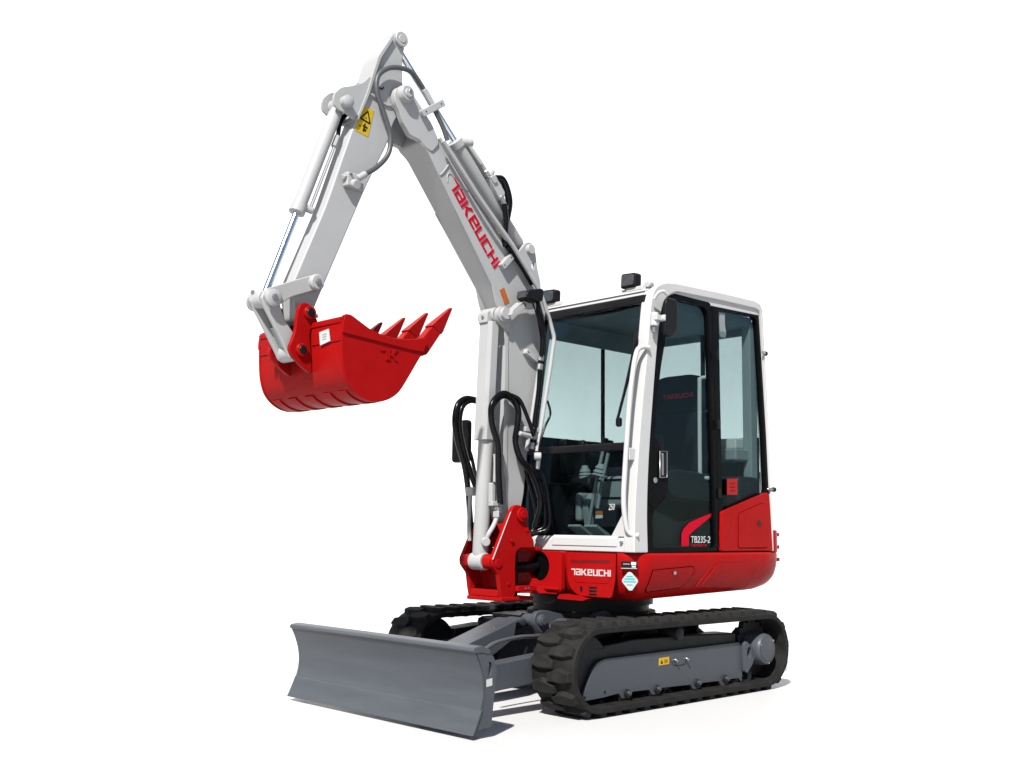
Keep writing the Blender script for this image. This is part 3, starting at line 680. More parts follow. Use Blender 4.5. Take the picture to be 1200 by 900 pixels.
# ------------------------------------------------------------------ big hoses
H = [(.845, .05, 1.12), (.872, .06, 1.286), (.889, .07, 1.452), (.934, .07, 1.557), (.946, .07, 1.654), (.913, .07, 1.717), (.845, .07, 1.753), (.776, .075, 1.729), (.736, .08, 1.665), (.749, .085, 1.568), (.763, .085, 1.480), (.725, .09, 1.382), (.64, .09, 1.313), (.57, .09, 1.20), (.545, .08, 1.10), (.57, .06, .985)]
tube('hydraulic_hose', H, .0175, HOSE, EX, 14)
tube('hydraulic_hose', [(x-.032, y-.03, z-.008) for x, y, z in H], .0175, HOSE, EX, 14)
tube('hydraulic_hose', [(.80, .09, 1.745), (.74, .10, 1.715), (.665, .10, 1.60), (.62, .10, 1.52)], .012, HOSE, EX, 12)
HL = [(.813, -.22, 1.743), (.888, -.22, 1.741), (.948, -.22, 1.695), (.966, -.22, 1.592), (.936, -.22, 1.467), (.885, -.22, 1.344), (.860, -.215, 1.219), (.845, -.21, 1.068), (.835, -.20, .90)]
tube('hydraulic_hose', HL, .0175, HOSE, EX, 14)
tube('hydraulic_hose', offs(HL[:6], -.035, .0, -.01)+[(.80, -.2, 1.20)], .0175, HOSE, EX, 14)
cyl('hose_clamp', (.75, .105, 1.525), (.66, .105, 1.515), .014, WHITE, EX, 12)
for k in range(4):                                       # loops hanging behind the boom foot
    a = k*.03
    tube('hydraulic_hose', [(.61, .02+a*.2, 1.32+a*.3), (.560-a*.5, .02+a*.6, 1.20+a), (.530-a*.3, .03+a*1.0, 1.07-a*.9+.02*(k % 2)), (.545+a*.2, .03+a*.4, .975-a*.3), (.60, .0, .92)], .011, HOSE, EX, 10)

# ------------------------------------------------------------------ arm (dipper)
AR = empty('arm', EX, (1.609, YC, 3.347))
def arv(o): o.location = o.location - Vector((1.609, YC, 3.347)); return o
aprof = [(1.667, 3.700), (1.640, 3.722), (1.612, 3.725), (1.582, 3.71), (1.572, 3.68), (1.590, 3.569), (1.583, 3.43), (1.55, 3.36), (1.57, 3.29), (1.64, 3.20), (1.675, 3.069), (1.811, 2.793), (2.110, 2.090), (2.135, 2.02), (2.178, 1.985), (2.222, 2.00), (2.235, 2.05), (2.262, 2.15), (2.242, 2.205), (2.068, 2.628), (1.952, 2.980), (1.869, 3.216), (1.829, 3.300), (1.765, 3.527), (1.681, 3.666)]
ap = fillet(aprof, [.012]*9+[.05, .05, .1, .05, .02, .02, .02, .02, .03, .03, .1, .1, .03, .03, .05, .02], 4)
arv(prism('arm_beam', ap, YC-.055, YC+.055, WHITE, AR, bevel=.010, seg=3))
fl = [(1.684, 3.672), (1.771, 3.528), (1.838, 3.301), (1.902, 3.135), (1.892, 3.130), (1.824, 3.297), (1.754, 3.524), (1.668, 3.668)]
arv(prism('arm_flange', fillet(fl, [.003, .02, .02, .003, .003, .02, .02, .003], 3), YC-.072, YC+.072, WHITE, AR, bevel=.003))
arv(prism('side_stiffener', [(1.825, 3.302), (1.70, 3.268), (1.665, 3.275), (1.665, 3.286), (1.70, 3.281), (1.820, 3.316)], YC+.05, YC+.066, WHITE, AR, bevel=.003))
arv(lathe('cylinder_pin_boss', (1.614, YC-.075, 3.679), (1.614, YC+.078, 3.679), [(0, .042), (.003, .044), (.149, .044), (.153, .040)], WHITE, AR))
arv(cyl('pin_end', (1.614, YC+.075, 3.679), (1.614, YC+.082, 3.679), .024, WHITE, AR))
ear = fillet([(1.87, 3.20), (1.91, 3.125), (1.955, 3.150), (2.010, 3.155), (2.040, 3.175), (2.050, 3.205), (2.042, 3.24), (2.0, 3.285), (1.935, 3.312), (1.860, 3.352), (1.82, 3.40), (1.80, 3.40), (1.83, 3.30)], .018, 4)
for s in (1, -1):
    arv(prism('cylinder_ear', ear, YC+s*.047, YC+s*.062, WHITE, AR, bevel=.004))
arv(lathe('bucket_cylinder_pin', (1.975, YC-.08, 3.205), (1.975, YC+.105, 3.205), [(0, .024), (.003, .034), (.176, .034), (.180, .030), (.1805, .026), (.182, .026), (.185, .022)], WHITE, AR))
arv(lathe('bucket_pin_tube', (2.178, YC-.068, 2.034), (2.178, YC+.066, 2.034), [(0, .042), (.004, .046), (.13, .046), (.134, .042)], WHITE, AR))
arv(cyl('link_pin_boss', (2.137, YC-.075, 2.199), (2.137, YC+.075, 2.199), .04, WHITE, AR))
arv(bolt((2.137, YC+.115, 2.199), (0, 1, 0), .014, AR))
# warning sticker: yellow, black triangle and figure
ys = YC+.0555
arv(decal('warning_sticker', [(1.861, ys, 3.226), (1.900, ys, 3.076), (1.815, ys, 3.061), (1.780, ys, 3.216)], YELLOW, AR))
def su(a, b): # sticker coords 0..1
    P0, PX, PY = Vector((1.900, ys+.002, 3.076)), Vector((1.815, ys+.002, 3.061)), Vector((1.861, ys+.002, 3.226))
    return tuple(P0+(PX-P0)*a+(PY-P0)*b)
tri = [(.12, .52), (.90, .50), (.52, .90)]
for i in range(3):
    a, b = Vector(tri[i]), Vector(tri[(i+1) % 3]); t = (b-a).normalized(); nn = Vector((-t.y, t.x))*.035
    arv(decal('sticker_print', [su(*(a-nn)), su(*(a+nn)), su(*(b+nn)), su(*(b-nn))][::-1], INK, AR, .0004+.0002*i))
arv(decal('sticker_print', [su(.48, .60), su(.56, .60), su(.56, .66), su(.48, .66)], INK, AR, .0005))
for a0, b0, a1, b1 in ((.50, .10, .62, .36), (.62, .14, .76, .22), (.62, .26, .80, .33), (.40, .28, .50, .33), (.16, .22, .30, .25), (.50, .36, .60, .42)):
    arv(decal('sticker_print', [su(a0, b0), su(a1, b0), su(a1, b1), su(a0, b1)], INK, AR, .0006))
# service valve on the arm side
arv(box('valve_body', 1.885, 1.972, YC+.055, YC+.10, 2.745, 2.825, WHITE, AR, bevel=.01))
arv(cyl('valve_plug', (1.925, YC+.09, 2.765), (1.925, YC+.125, 2.755), .026, WHITE, AR, 12))
arv(cyl('valve_nut', (1.965, YC+.08, 2.80), (1.99, YC+.085, 2.79), .016, WHITE, AR, 6))
arv(cyl('valve_nut', (1.905, YC+.09, 2.795), (1.885, YC+.095, 2.815), .018, WHITE, AR, 8))
arv(box('valve_bracket', 1.845, 1.89, YC+.055, YC+.075, 2.745, 2.79, WHITE, AR))
for x, z in ((1.95, 2.81), (1.90, 2.755)): arv(bolt((x, YC+.10, z), (0, 1, 0), .006, AR))
AH = [(1.900, .04, 2.80), (1.867, .045, 2.827), (1.784, .045, 2.890), (1.718, .05, 2.975), (1.704, .05, 3.075), (1.743, .045, 3.188), (1.790, .035, 3.300), (1.786, .03, 3.400), (1.717, .03, 3.470), (1.628, .04, 3.495), (1.549, .045, 3.482), (1.460, .045, 3.402), (1.415, .05, 3.343), (1.345, .06, 3.234), (1.315, .07, 3.156)]
arv(tube('service_hose', AH, .014, GHOSE, AR, 12))
arv(cyl('hose_ferrule', (1.905, .037, 2.797), (1.858, .046, 2.833), .019, WHITE, AR, 10))
arv(cyl('hose_ferrule', (1.475, .045, 3.418), (1.41, .05, 3.337), .019, WHITE, AR, 10))
arv(tube('hose_hook', [(1.755, YC+.056, 3.36), (1.74, YC+.07, 3.35), (1.73, YC+.07, 3.365)], .004, GREYD, AR, 8))

# bucket cylinder
KC = empty('bucket_cylinder', EX, (1.975, YC, 3.205))
def kcv(o): o.location = o.location - Vector((1.975, YC, 3.205)); return o
K0 = Vector((1.975, YC, 3.205)); K1 = Vector((2.385, YC, 2.085)); KD = (K1-K0).normalized()
kcv(lathe('barrel', K0+KD*.02, K0+KD*.70, [(0, .028), (.04, .0365), (.61, .0365), (.613, .042), (.66, .042), (.664, .034)], WHITE, KC))
kcv(cyl('rod', K0+KD*.66, K0+KD*1.18, .0185, CHROME, KC))
kcv(cyl('foot_eye', (K0.x, YC-.043, K0.z), (K0.x, YC+.043, K0.z), .04, WHITE, KC))
kcv(cyl('rod_eye', (K1.x, YC-.033, K1.z), (K1.x, YC+.033, K1.z), .045, WHITE, KC))
qd = Vector((-.048, .012, -.012))
kcv(tube('feed_line', [tuple(K0+KD*.19+qd), tuple(K0+KD*.23+qd*1.15), tuple(K0+KD*.45+qd*1.15), tuple(K0+KD*.62+qd*1.15)], .0085, WHITE, KC, 10))
kcv(cyl('line_fitting', K0+KD*.17+qd*1.1, K0+KD*.24+qd*1.1, .017, WHITE, KC, 8))
kcv(cyl('port_boss', K0+KD*.635, K0+KD*.635+Vector((-.07, .02, -.02)), .019, WHITE, KC, 12))
kcv(tube('feed_hose', [tuple(K0+KD*.17+qd*1.1), tuple(K0+KD*.08+Vector((-.05, .0, .0))), tuple(K0+KD*-.02+Vector((-.09, 0, 0)))], .012, HOSE, KC, 10))

# ------------------------------------------------------------------ bucket linkage
LK = empty('bucket_linkage', EX, (2.378, YC, 2.083))
def lkv(o): o.location = o.location - Vector((2.378, YC, 2.083)); return o
lp = fillet([(2.42, 2.085), (2.415, 2.12), (2.397, 2.132), (2.275, 2.186), (2.181, 2.226), (2.145, 2.240), (2.110, 2.225), (2.098, 2.195), (2.115, 2.165), (2.148, 2.155), (2.272, 2.104), (2.345, 2.050), (2.385, 2.042)], .02, 4)
for s in (1, -1):
    lkv(prism('side_link', lp, YC+s*.062, YC+s*.086, WHITE, LK, bevel=.006))
    lkv(lathe('pin_boss', (2.378, YC+s*.084, 2.083), (2.378, YC+s*.102, 2.083), [(0, .044), (.012, .044), (.018, .036)], WHITE, LK))
    lkv(lathe('pin_boss', (2.137, YC+s*.084, 2.199), (2.137, YC+s*.112, 2.199), [(0, .042), (.02, .042), (.028, .034)], WHITE, LK))
    v, f = prism_geo([(2.426, 2.08), (2.408, 2.04), (2.33, 1.925), (2.275, 1.838), (2.255, 1.803), (2.22, 1.790), (2.182, 1.812), (2.176, 1.85), (2.212, 1.905), (2.285, 1.985), (2.315, 2.05), (2.335, 2.115), (2.38, 2.13), (2.415, 2.115)], YC+s*.034, YC+s*.060)
    lkv(obj('bucket_link', v, f, WHITE, LK, bevel=.008))
lkv(cyl('link_foot', (2.218, YC-.06, 1.838), (2.218, YC+.062, 1.838), .046, WHITE, LK))
lkv(prism('link_web', [(2.30, 1.93), (2.32, 1.955), (2.26, 1.90), (2.235, 1.86), (2.25, 1.845)], YC-.04, YC+.04, WHITE, LK))
lkv(bolt((2.378, YC+.102, 2.083), (0, 1, 0), .014, LK)); lkv(bolt((2.425, YC-.03, 2.12), (1, 0, .4), .009, LK))
lkv(cyl('link_pin', (2.378, YC-.09, 2.083), (2.378, YC+.09, 2.083), .03, WHITE, LK))

# ------------------------------------------------------------------ bucket
BK = empty('bucket', EX, (2.178, YC, 2.034))
def bkv(o): o.location = o.location - Vector((2.178, YC, 2.034)); return o
YN, YF = .30, -.462
shell = [(2.158, 1.978), (2.155, 1.877), (2.150, 1.80), (2.140, 1.736), (2.116, 1.674), (2.070, 1.626), (2.014, 1.598), (1.957, 1.589), (1.900, 1.597), (1.850, 1.616), (1.805, 1.647), (1.768, 1.692), (1.702, 1.792), (1.650, 1.872)]
SS = [(p.x, p.z) for p in spline([(x, 0, z) for x, z in shell], 4)]
def inner(pts, th):
    P = [Vector(p) for p in pts]; out = []
    for i, p in enumerate(P):
        t = (P[min(i+1, len(P)-1)]-P[max(i-1, 0)]).normalized(); out.append(tuple(p+Vector((t.y, -t.x))*th))
    return out
bkv(prism('bucket_shell', SS+inner(SS, .014)[::-1], YF+.012, YN-.012, REDB, BK, bevel=.0015, ang=50))
side = [(2.161, 1.975), (2.150, 1.993), (2.135, 2.001), (2.109, 2.002), (2.076, 1.986), (2.002, 1.951), (1.928, 1.931), (1.843, 1.921), (1.758, 1.926), (1.689, 1.938), (1.640, 1.952), (1.618, 1.94), (1.645, 1.868)]
sidep = side+[(x*1.0, z) for x, z in [tuple(Vector(p)-Vector((0, .003))) for p in SS[::-1][1:]]]
for y0, y1 in ((YN-.013, YN), (YF, YF+.013)):
    bkv(prism('side_plate', sidep, y0, y1, REDB, BK, bevel=.003, ang=50))
for yy_ in (YN-.0145, YF+.0145): bkv(tube('weld_bead', [(x, yy_, z) for x, z in SS[2:-6]], .0042, REDB, BK, 8, False))
# side cutter doubler
dbl = fillet([(2.157, 1.945), (2.150, 1.990), (2.135, 1.998), (2.109, 1.999), (2.076, 1.983), (2.002, 1.948), (1.928, 1.928), (1.843, 1.918), (1.758, 1.923), (1.689, 1.935), (1.645, 1.948), (1.624, 1.935), (1.650, 1.872), (1.72, 1.872), (2.157, 1.906)], .004, 2)
bkv(prism('side_cutter', dbl, YN, YN+.009, REDB, BK, bevel=.003)); bkv(prism('side_cutter', dbl, YF-.009, YF, REDB, BK, bevel=.003))
bkv(prism('back_lip', fillet([(2.163, 1.955), (2.163, 1.985), (2.135, 1.995), (2.10, 1.975), (2.11, 1.955), (2.14, 1.965)], .008), YF+.012, YN-.012, REDB, BK, bevel=.003))
bkv(prism('floor_lip', [(1.662, 1.845), (1.635, 1.890), (1.650, 1.900), (1.682, 1.855)], YF+.002, YN-.002, REDB, BK, bevel=.003))
bkv(tube('weld_bead', [(2.1565, YF+.01, 1.872), (2.1565, -.17, 1.872)], .004, REDB, BK, 8, False)); bkv(tube('weld_bead', [(2.1565, .05, 1.872), (2.1565, YN-.01, 1.872)], .004, REDB, BK, 8, False))
low_i = [p for p in SS if p[1] < 1.645 and p[0] > 1.85]
for y in (-.385, -.235, -.08, .075, .21):
    bkv(prism('wear_strip', inner(low_i, -.007)+inner(low_i, .002)[::-1], y-.035, y+.035, REDB, BK, bevel=.003, ang=50))
earp = fillet([(2.242, 2.052), (2.225, 2.078), (2.195, 2.086), (2.165, 2.072), (2.148, 2.035), (2.125, 2.000), (2.128, 1.97), (2.165, 1.958), (2.172, 1.920), (2.160, 1.854), (2.150, 1.725), (2.212, 1.761), (2.270, 1.806), (2.290, 1.845), (2.272, 1.885), (2.254, 1.936), (2.25, 2.0)], .02, 4)
for y0, y1 in ((YC+.078, YC+.104), (YC-.104, YC-.078)):
    bkv(prism('bucket_ear', earp, y0, y1, REDB, BK, bevel=.005))
for (x, z) in ((2.180, 2.034), (2.218, 1.841)):
    bkv(cyl('pin_collar', (x, YC+.10, z), (x, YC+.122, z), .034, REDB, BK)); bkv(cyl('bucket_pin', (x, YC-.12, z), (x, YC+.126, z), .023, BLACK, BK, 20))
    bkv(cyl('pin_collar', (x, YC-.10, z), (x, YC-.122, z), .034, REDB, BK))
bkv(box('ear_tie', 2.10, 2.165, YC-.08, YC+.08, 1.93, 1.985, REDB, BK))
bkv(bolt((2.125, YC+.085, 2.03), (-.4, .8, .5), .009, BK))
for i, y in enumerate((.245, .045, -.155, -.365)):
    bkv(prism('tooth_adaptor', fillet([(1.598, 1.868), (1.662, 1.846), (1.69, 1.868), (1.63, 1.95), (1.565, 2.025), (1.505, 1.992)], .008, 2), y-.030, y+.030, REDB, BK, bevel=.006))
    tp = [(1.572, 2.026), (1.556, 2.040), (1.424, 2.148), (1.414, 2.141), (1.484, 2.006), (1.497, 1.990)]
    def wd(p, s, y=y): return y+s*(.013+.022*max(0, min(1, (p[0]-1.414)/.15)))
    bkv(prism('tooth', tp, lambda p: wd(p, -1), lambda p: wd(p, 1), REDB, BK, bevel=.004))
bkv(decal('white_label', [(2.163, .130, 1.861), (2.163, .212, 1.874), (2.163, .196, 1.936), (2.163, .118, 1.928)], PAPER, BK, .003))
for k in range(3): bkv(decal('label_print', [(2.166, .148, 1.884+.012*k), (2.166, .185, 1.888+.012*k), (2.166, .184, 1.893+.012*k), (2.166, .147, 1.889+.012*k)], INGREY, BK, .0008))
bkv(logo('emblem', 'TK', (1.925, YN+.0, 1.80), (-1, 0, .06), (0, 0, 1), .112, .058, REDB, BK, depth=.006, gap=.05))

# ------------------------------------------------------------------ cab
CB = empty('cab', EX, (-.2, .27, .846))
def cv_(o): o.location = o.location - Vector((-.2, .27, .846)); return o
outer = [(.493, .850), (.488, .98), (.470, 1.167), (.436, 1.42), (.400, 1.65), (.345, 1.95), (.304, 2.204), (.278, 2.32), (.235, 2.385), (.150, 2.425), (.05, 2.440), (-.40, 2.446), (-.838, 2.442), (-.868, 2.40), (-.900, 1.60), (-.908, 1.2), (-.900, .850)]
innr = [(.372, .850), (.370, 1.075), (.345, 1.363), (.296, 1.707), (.238, 2.061), (.196, 2.243), (.150, 2.330), (.055, 2.385), (-.02, 2.393), (-.40, 2.398), (-.828, 2.396), (-.850, 2.36), (-.885, 1.60), (-.893, 1.2), (-.887, .850)]
def inn_pts(s): return s
sfp = fillet(outer, .05, 3)[:-1]
ring_o = [(p.x, p.z) for p in spline([(x, 0, z) for x, z in outer[:11]], 4)] + [(-.40, 2.458), (-.80, 2.466), (-.862, 2.452), (-.884, 2.415), (-.906, 1.60), (-.910, 1.2), (-.902, .850)]
ring_i = [(p.x, p.z) for p in spline([(x, 0, z) for x, z in innr[:9]], 4)] + [(-.40, 2.408), (-.80, 2.416), (-.848, 2.405), (-.864, 2.375), (-.891, 1.60), (-.896, 1.2), (-.889, .850)]
ringp = ring_o + ring_i[::-1]
cv_(prism('cab_frame', ringp, .675, .752, WHITE2, CB, bevel=.022, seg=4, lean=True, ang=40))
rr_ = cv_(prism('cab_frame', ringp, -.225, -.165, WHITE2, CB, bevel=.012, seg=2))
# roof
rp = [(.255, 2.335), (.235, 2.388), (.150, 2.428), (.05, 2.441), (-.40, 2.458), (-.82, 2.466), (-.878, 2.44), (-.878, 2.38), (.22, 2.345)]
cv_(prism('roof', fillet(rp, .02, 3), -.20, .70, WHITE2, CB, bevel=.012, seg=3))
cv_(box('headliner', -.84, .20, -.16, .655, 2.30, 2.365, HEADL, CB))
cv_(box('roof_crossbar', -.885, -.85, -.17, .67, 2.26, 2.34, HEADL, CB)); cv_(box('pillar_lining', -.875, -.80, .60, .665, 1.2, 2.33, INGREY, CB))
cv_(box('roof_header', -.84, .22, -.165, -.145, 2.18, 2.34, HEADL, CB))
# front: sill, gaskets, windshield
def wx(z): # windscreen x for a height
    T = [(.85, .478), (1.167, .452), (1.42, .418), (1.65, .382), (1.95, .327), (2.204, .286), (2.34, .256)]
    for (a, xa), (b, xb) in zip(T, T[1:]):
        if z <= b: return xa+(xb-xa)*(z-a)/(b-a)
    return T[-1][1]
wz = [.935, 1.05, 1.167, 1.30, 1.42, 1.55, 1.65, 1.80, 1.95, 2.08, 2.204, 2.30]
cv_(prism('windscreen', [(wx(z)-.004, z) for z in wz]+[(wx(z)-.009, z) for z in wz[::-1]], -.17, .672, GLASS, CB, bevel=0, ang=60))
cv_(prism('gasket', fillet([(.288, 2.292), (.270, 2.345), (.250, 2.352), (.225, 2.30)], .008, 3), -.19, .665, BLACK, CB, bevel=.004))
def strip_y(name, y0, y1, z0, z1, m, px=.003, th=.03):
    zz = [z0+(z1-z0)*i/12 for i in range(13)]
    return cv_(prism(name, [(wx(z)+px, z) for z in zz]+[(wx(z)+px-th, z) for z in zz[::-1]], y0, y1, m, CB, bevel=.003, ang=50))
strip_y('gasket', .648, .674, .97, 2.31, BLACK)
strip_y('gasket', -.19, -.155, .90, 2.31, BLACK)
sb_ = cv_(prism('split_bar', fillet([(.425, 1.425), (.415, 1.470), (.385, 1.470), (.395, 1.425)], .008, 3), -.17, .655, BLACK, CB, bevel=.004))
cv_(prism('cab_sill', [(.484, .850), (.480, .915), (.462, .935), (.40, .935), (.40, .850)], -.20, .676, WHITE2, CB, bevel=.006))
cv_(prism('sill_step', [(.488, .880), (.485, .928), (.468, .942), (.46, .88)], .12, .62, WHITE2, CB, bevel=.004))
cv_(prism('pillar_gusset', [(.565, .935), (.676, .935), (.676, 1.10), (.60, .985)], .458, .474, WHITE2, CB, axis='x', bevel=.004))
for p in ((.488, .655, .905),): cv_(bolt(p, (1, 0, 0), .008, CB))
# wiper
cv_(tube('wiper_arm', [(.372, .672, 2.12), (.385, .655, 1.98), (.405, .615, 1.78), (.425, .575, 1.60)], .007, BLACK, CB, 8))
cv_(tube('wiper_blade', [(.355, .665, 2.05), (.375, .645, 1.92), (.395, .61, 1.78), (.42, .57, 1.60)], .009, BLACK, CB, 6))
cv_(box('wiper_motor', .395, .425, .555, .59, 1.56, 1.615, BLACK, CB, bevel=.012))
# grab rail
gr_ = cv_(tube('grab_rail', [(.335, .735, 2.012), (.368, .722, 2.014), (.402, .708, 1.997), (.425, .705, 1.94), (.443, .705, 1.865), (.474, .705, 1.690), (.520, .705, 1.260), (.527, .705, 1.14), (.520, .705, 1.06), (.505, .708, .985), (.492, .716, .958), (.478, .736, .946), (.462, .758, .946)], .0145, WHITE2, CB, 14, True, 4))
cv_(box('rail_clip', .425, .49, .70, .716, 1.36, 1.43, WHITE2, CB))
# roof-front lamps
for y in (.518, -.142):
    L_ = cv_(prism('work_lamp', fillet([(y-.062, 2.408), (y+.056, 2.408), (y+.060, 2.494), (y-.056, 2.501)], .02, 4), .20, .262, BLACK, CB, axis='x', bevel=.012, seg=3))
    cv_(prism('lamp_lens', fillet([(y-.050, 2.420), (y+.045, 2.420), (y+.049, 2.482), (y-.045, 2.489)], .016, 4), .262, .268, LENS, CB, axis='x', bevel=.004))
    cv_(box('lamp_foot', .20, .245, y-.03, y+.10, 2.385, 2.412, WHITE2, CB))
cv_(prism('lamp_bar', [(.232, 2.388), (.252, 2.372), (.225, 2.41)], -.19, .66, WHITE2, CB, bevel=.003))
cv_(cyl('roof_bolt_boss', (.215, .655, 2.418), (.255, .660, 2.410), .02, WHITE2, CB, 14)); cv_(box('roof_bolt_tab', .20, .235, .60, .67, 2.395, 2.425, WHITE2, CB))
# left mirror
cv_(prism('mirror_shape', fillet([(.270, 2.095), (.262, 2.285), (.240, 2.312), (.162, 2.312), (.148, 2.28), (.155, 2.13), (.20, 2.082), (.25, 2.078)], .025, 4), .775, .803, BLACK, CB, bevel=.010, seg=3))
cv_(tube('mirror_stay', [(.30, .745, 2.30), (.29, .77, 2.335), (.262, .785, 2.345), (.235, .79, 2.33)], .010, WHITE2, CB, 10))
cv_(cyl('mirror_clamp', (.300, .745, 2.14), (.293, .745, 2.22), .024, WHITE2, CB, 14)); cv_(cyl('mirror_clamp', (.300, .745, 2.10), (.298, .745, 2.14), .014, ZINC, CB, 8))
cv_(box('mirror_bracket', .245, .32, .74, .78, 2.17, 2.205, WHITE2, CB)); cv_(cyl('mirror_joint', (.255, .77, 2.188), (.255, .80, 2.188), .022, WHITE2, CB, 14))
# door
ih = [(p.x, p.z) for p in spline([(x-.004, 0, z-.003) for x, z in innr[:9]], 4)]
dout = ih + [(-.28, 2.392), (-.318, 2.375), (-.330, 2.33), (-.332, .885), (-.30, .853)]
dg_ = fillet([(.072, 2.300), (.150, 2.072), (.210, 1.864), (.262, 1.56), (.262, 1.50), (.210, 1.435), (.162, 1.345), (.150, 1.226), (.180, 1.160), (.292, 1.086), (.306, 1.05), (.308, .875), (-.296, .875), (-.292, 2.31), (-.25, 2.345), (.01, 2.345)], [.02, .1, .1, .05, .05, .05, .06, .06, .05, .03, .02, .03, .03, .03, .03, .04], 4)
dr = cv_(prism('door', dout, .702, .738, DOORB, CB, holes=[dg_], bevel=.006, lean=True))
def dsub(o): o.location = V(0, 0, 0); o.parent = dr; return o
gp_ = prism('door_glass', fillet([(.32, .865), (.33, 1.10), (.300, 1.60), (.225, 2.0), (.09, 2.33), (.0, 2.36), (-.27, 2.36), (-.31, 2.30), (-.31, .865)], .03), .716, .721, SGLASS, dr, bevel=0, lean=True)
prism('glass_backing', fillet([(.315, .868), (.315, 1.085), (.285, 1.10), (.02, 1.02), (-.285, 1.07), (-.295, .868)], .02), .700, .704, NAVY, dr, bevel=0, lean=True)  # dark sheet behind the lower door glass
prism('handle_panel', fillet([(.345, 1.115), (.355, 1.30), (.315, 1.52), (.262, 1.50), (.205, 1.425), (.172, 1.345), (.16, 1.235), (.19, 1.175), (.30, 1.10)], .02), .738, .744, DOORB, dr, bevel=.003, lean=True)
hb = prism('door_handle', fillet([(.252, 1.270), (.246, 1.424), (.178, 1.428), (.184, 1.274)], .01), .744, .752, BLACK, dr, bevel=.004, lean=True)
prism('handle_grip', fillet([(.236, 1.285), (.231, 1.412), (.214, 1.413), (.219, 1.286)], .006), .752, .757, ZINC, dr, bevel=.003, lean=True)
tube('handle_rim', [(x, .7535-.025*(z-.86), z) for x, z in ((.252, 1.272), (.246, 1.422), (.180, 1.426), (.186, 1.276), (.252, 1.272))], .003, ZINC, dr, 8, False)
cyl('key_lock', (.287, .735, 1.256), (.287, .742, 1.256), .017, ZINC, dr, 16)
# red swoosh and model lettering on the door
prism('swoosh', [(-.275, 1.078), (-.165, 1.052), (-.055, 1.020), (.0, .985), (.022, .955), (.026, .884), (-.045, .884), (-.047, .945), (-.075, .965), (-.16, 1.005), (-.275, 1.062)], .7212, .7222, REDP, dr, bevel=0, lean=True)
text('lettering', 'TB235-2', (-.062, .7212, .903), (-1, 0, 0), (0, 0, 1), .040, WHITEP, dr, squeeze=.98, shear=.12)
text('lettering', 'TAKEUCHI', (-.062, .7218, .882), (-1, 0, 0), (0, 0, 1), .012, REDP, dr, squeeze=1.9)
for z in (2.05, 1.20, 1.62): cyl('hinge', (-.336, .738, z-.03), (-.336, .736, z+.03), .010, BLACK, dr, 10)
# rear quarter window
qo = fillet([(-.338, .853), (-.338, 2.404), (-.825, 2.410), (-.860, 2.37), (-.890, 1.60), (-.895, 1.2), (-.888, .853)], .012, 3)
qh = fillet([(-.375, 1.06), (-.405, 2.355), (-.81, 2.362), (-.838, 2.33), (-.864, 1.60), (-.868, 1.225), (-.62, 1.16)], .03, 4)
qw = cv_(prism('quarter_window_frame', qo, .702, .736, DOORB, CB, holes=[qh], bevel=.005, lean=True))
prism('quarter_glass', fillet([(-.36, 1.04), (-.39, 2.37), (-.82, 2.38), (-.852, 2.33), (-.878, 1.60), (-.882, 1.215), (-.62, 1.14)], .03), .714, .719, SGLASS, qw, bevel=0, lean=True)
for (x, z) in ((-.868, 2.13), (-.893, 1.243)):
    cyl('glass_hinge', (x+.03, .735, z), (x-.035, .745-.03*(z > 2), z), .008, ZINC, qw, 8); cyl('hinge_knob', (x-.025, .742-.03*(z > 2), z), (x-.05, .742-.03*(z > 2), z), .016, BLACK, qw, 12)
v, f = prism_geo([(-.43, 2.27), (-.43, 2.345), (-.50, 2.345), (-.50, 2.27), (-.515, 2.21), (-.50, 2.18), (-.45, 2.18), (-.43, 2.21)], .66, .685)
obj('window_latch', v, f, INGREY, qw, bevel=.008)
decal('red_label', [(-.422, .7345, 1.195), (-.528, .7345, 1.198), (-.530, .7345, 1.297), (-.424, .7345, 1.292)], REDST, qw)
for k in range(3): decal('label_print', [(-.445, .7362, 1.215+.022*k), (-.505, .7362, 1.217+.022*k), (-.506, .7362, 1.226+.022*k), (-.446, .7362, 1.224+.022*k)], mat('dark_red_print', (.12, .004, .004), .6, .1) if k == 0 else bpy.data.materials['dark_red_print'], qw, .0005)
# red panel below the quarter window
rpn = cv_(prism('corner_panel', fillet([(-.345, 1.090), (-.838, 1.222), (-.862, 1.205), (-.890, .855), (-.330, .855)], [.012, .02, .02, .008, .008], 3), .730, .752, RED, CB, bevel=.008))
prism('shut_line', grow(fillet([(-.512, 1.078), (-.535, 1.088), (-.772, 1.152), (-.805, 1.14), (-.822, .885), (-.81, .874), (-.505, .874)], .014, 3), .004), .7518, .7526, GAP, rpn, bevel=0)
lid = prism('filler_lid', fillet([(-.512, 1.078), (-.535, 1.088), (-.772, 1.152), (-.805, 1.14), (-.822, .885), (-.81, .874), (-.505, .874)], .014, 3), .752, .7565, RED, rpn, bevel=.003)
cyl('lock_recess', (-.728, .756, 1.028), (-.728, .7575, 1.028), .032, RED, rpn, 20); cyl('lock', (-.728, .7575, 1.028), (-.728, .763, 1.028), .019, GREYD, rpn, 14)
cv_(cyl('drain_pipe', (-.935, .665, .88), (-.928, .655, 1.36), .014, INGREY, CB, 12))
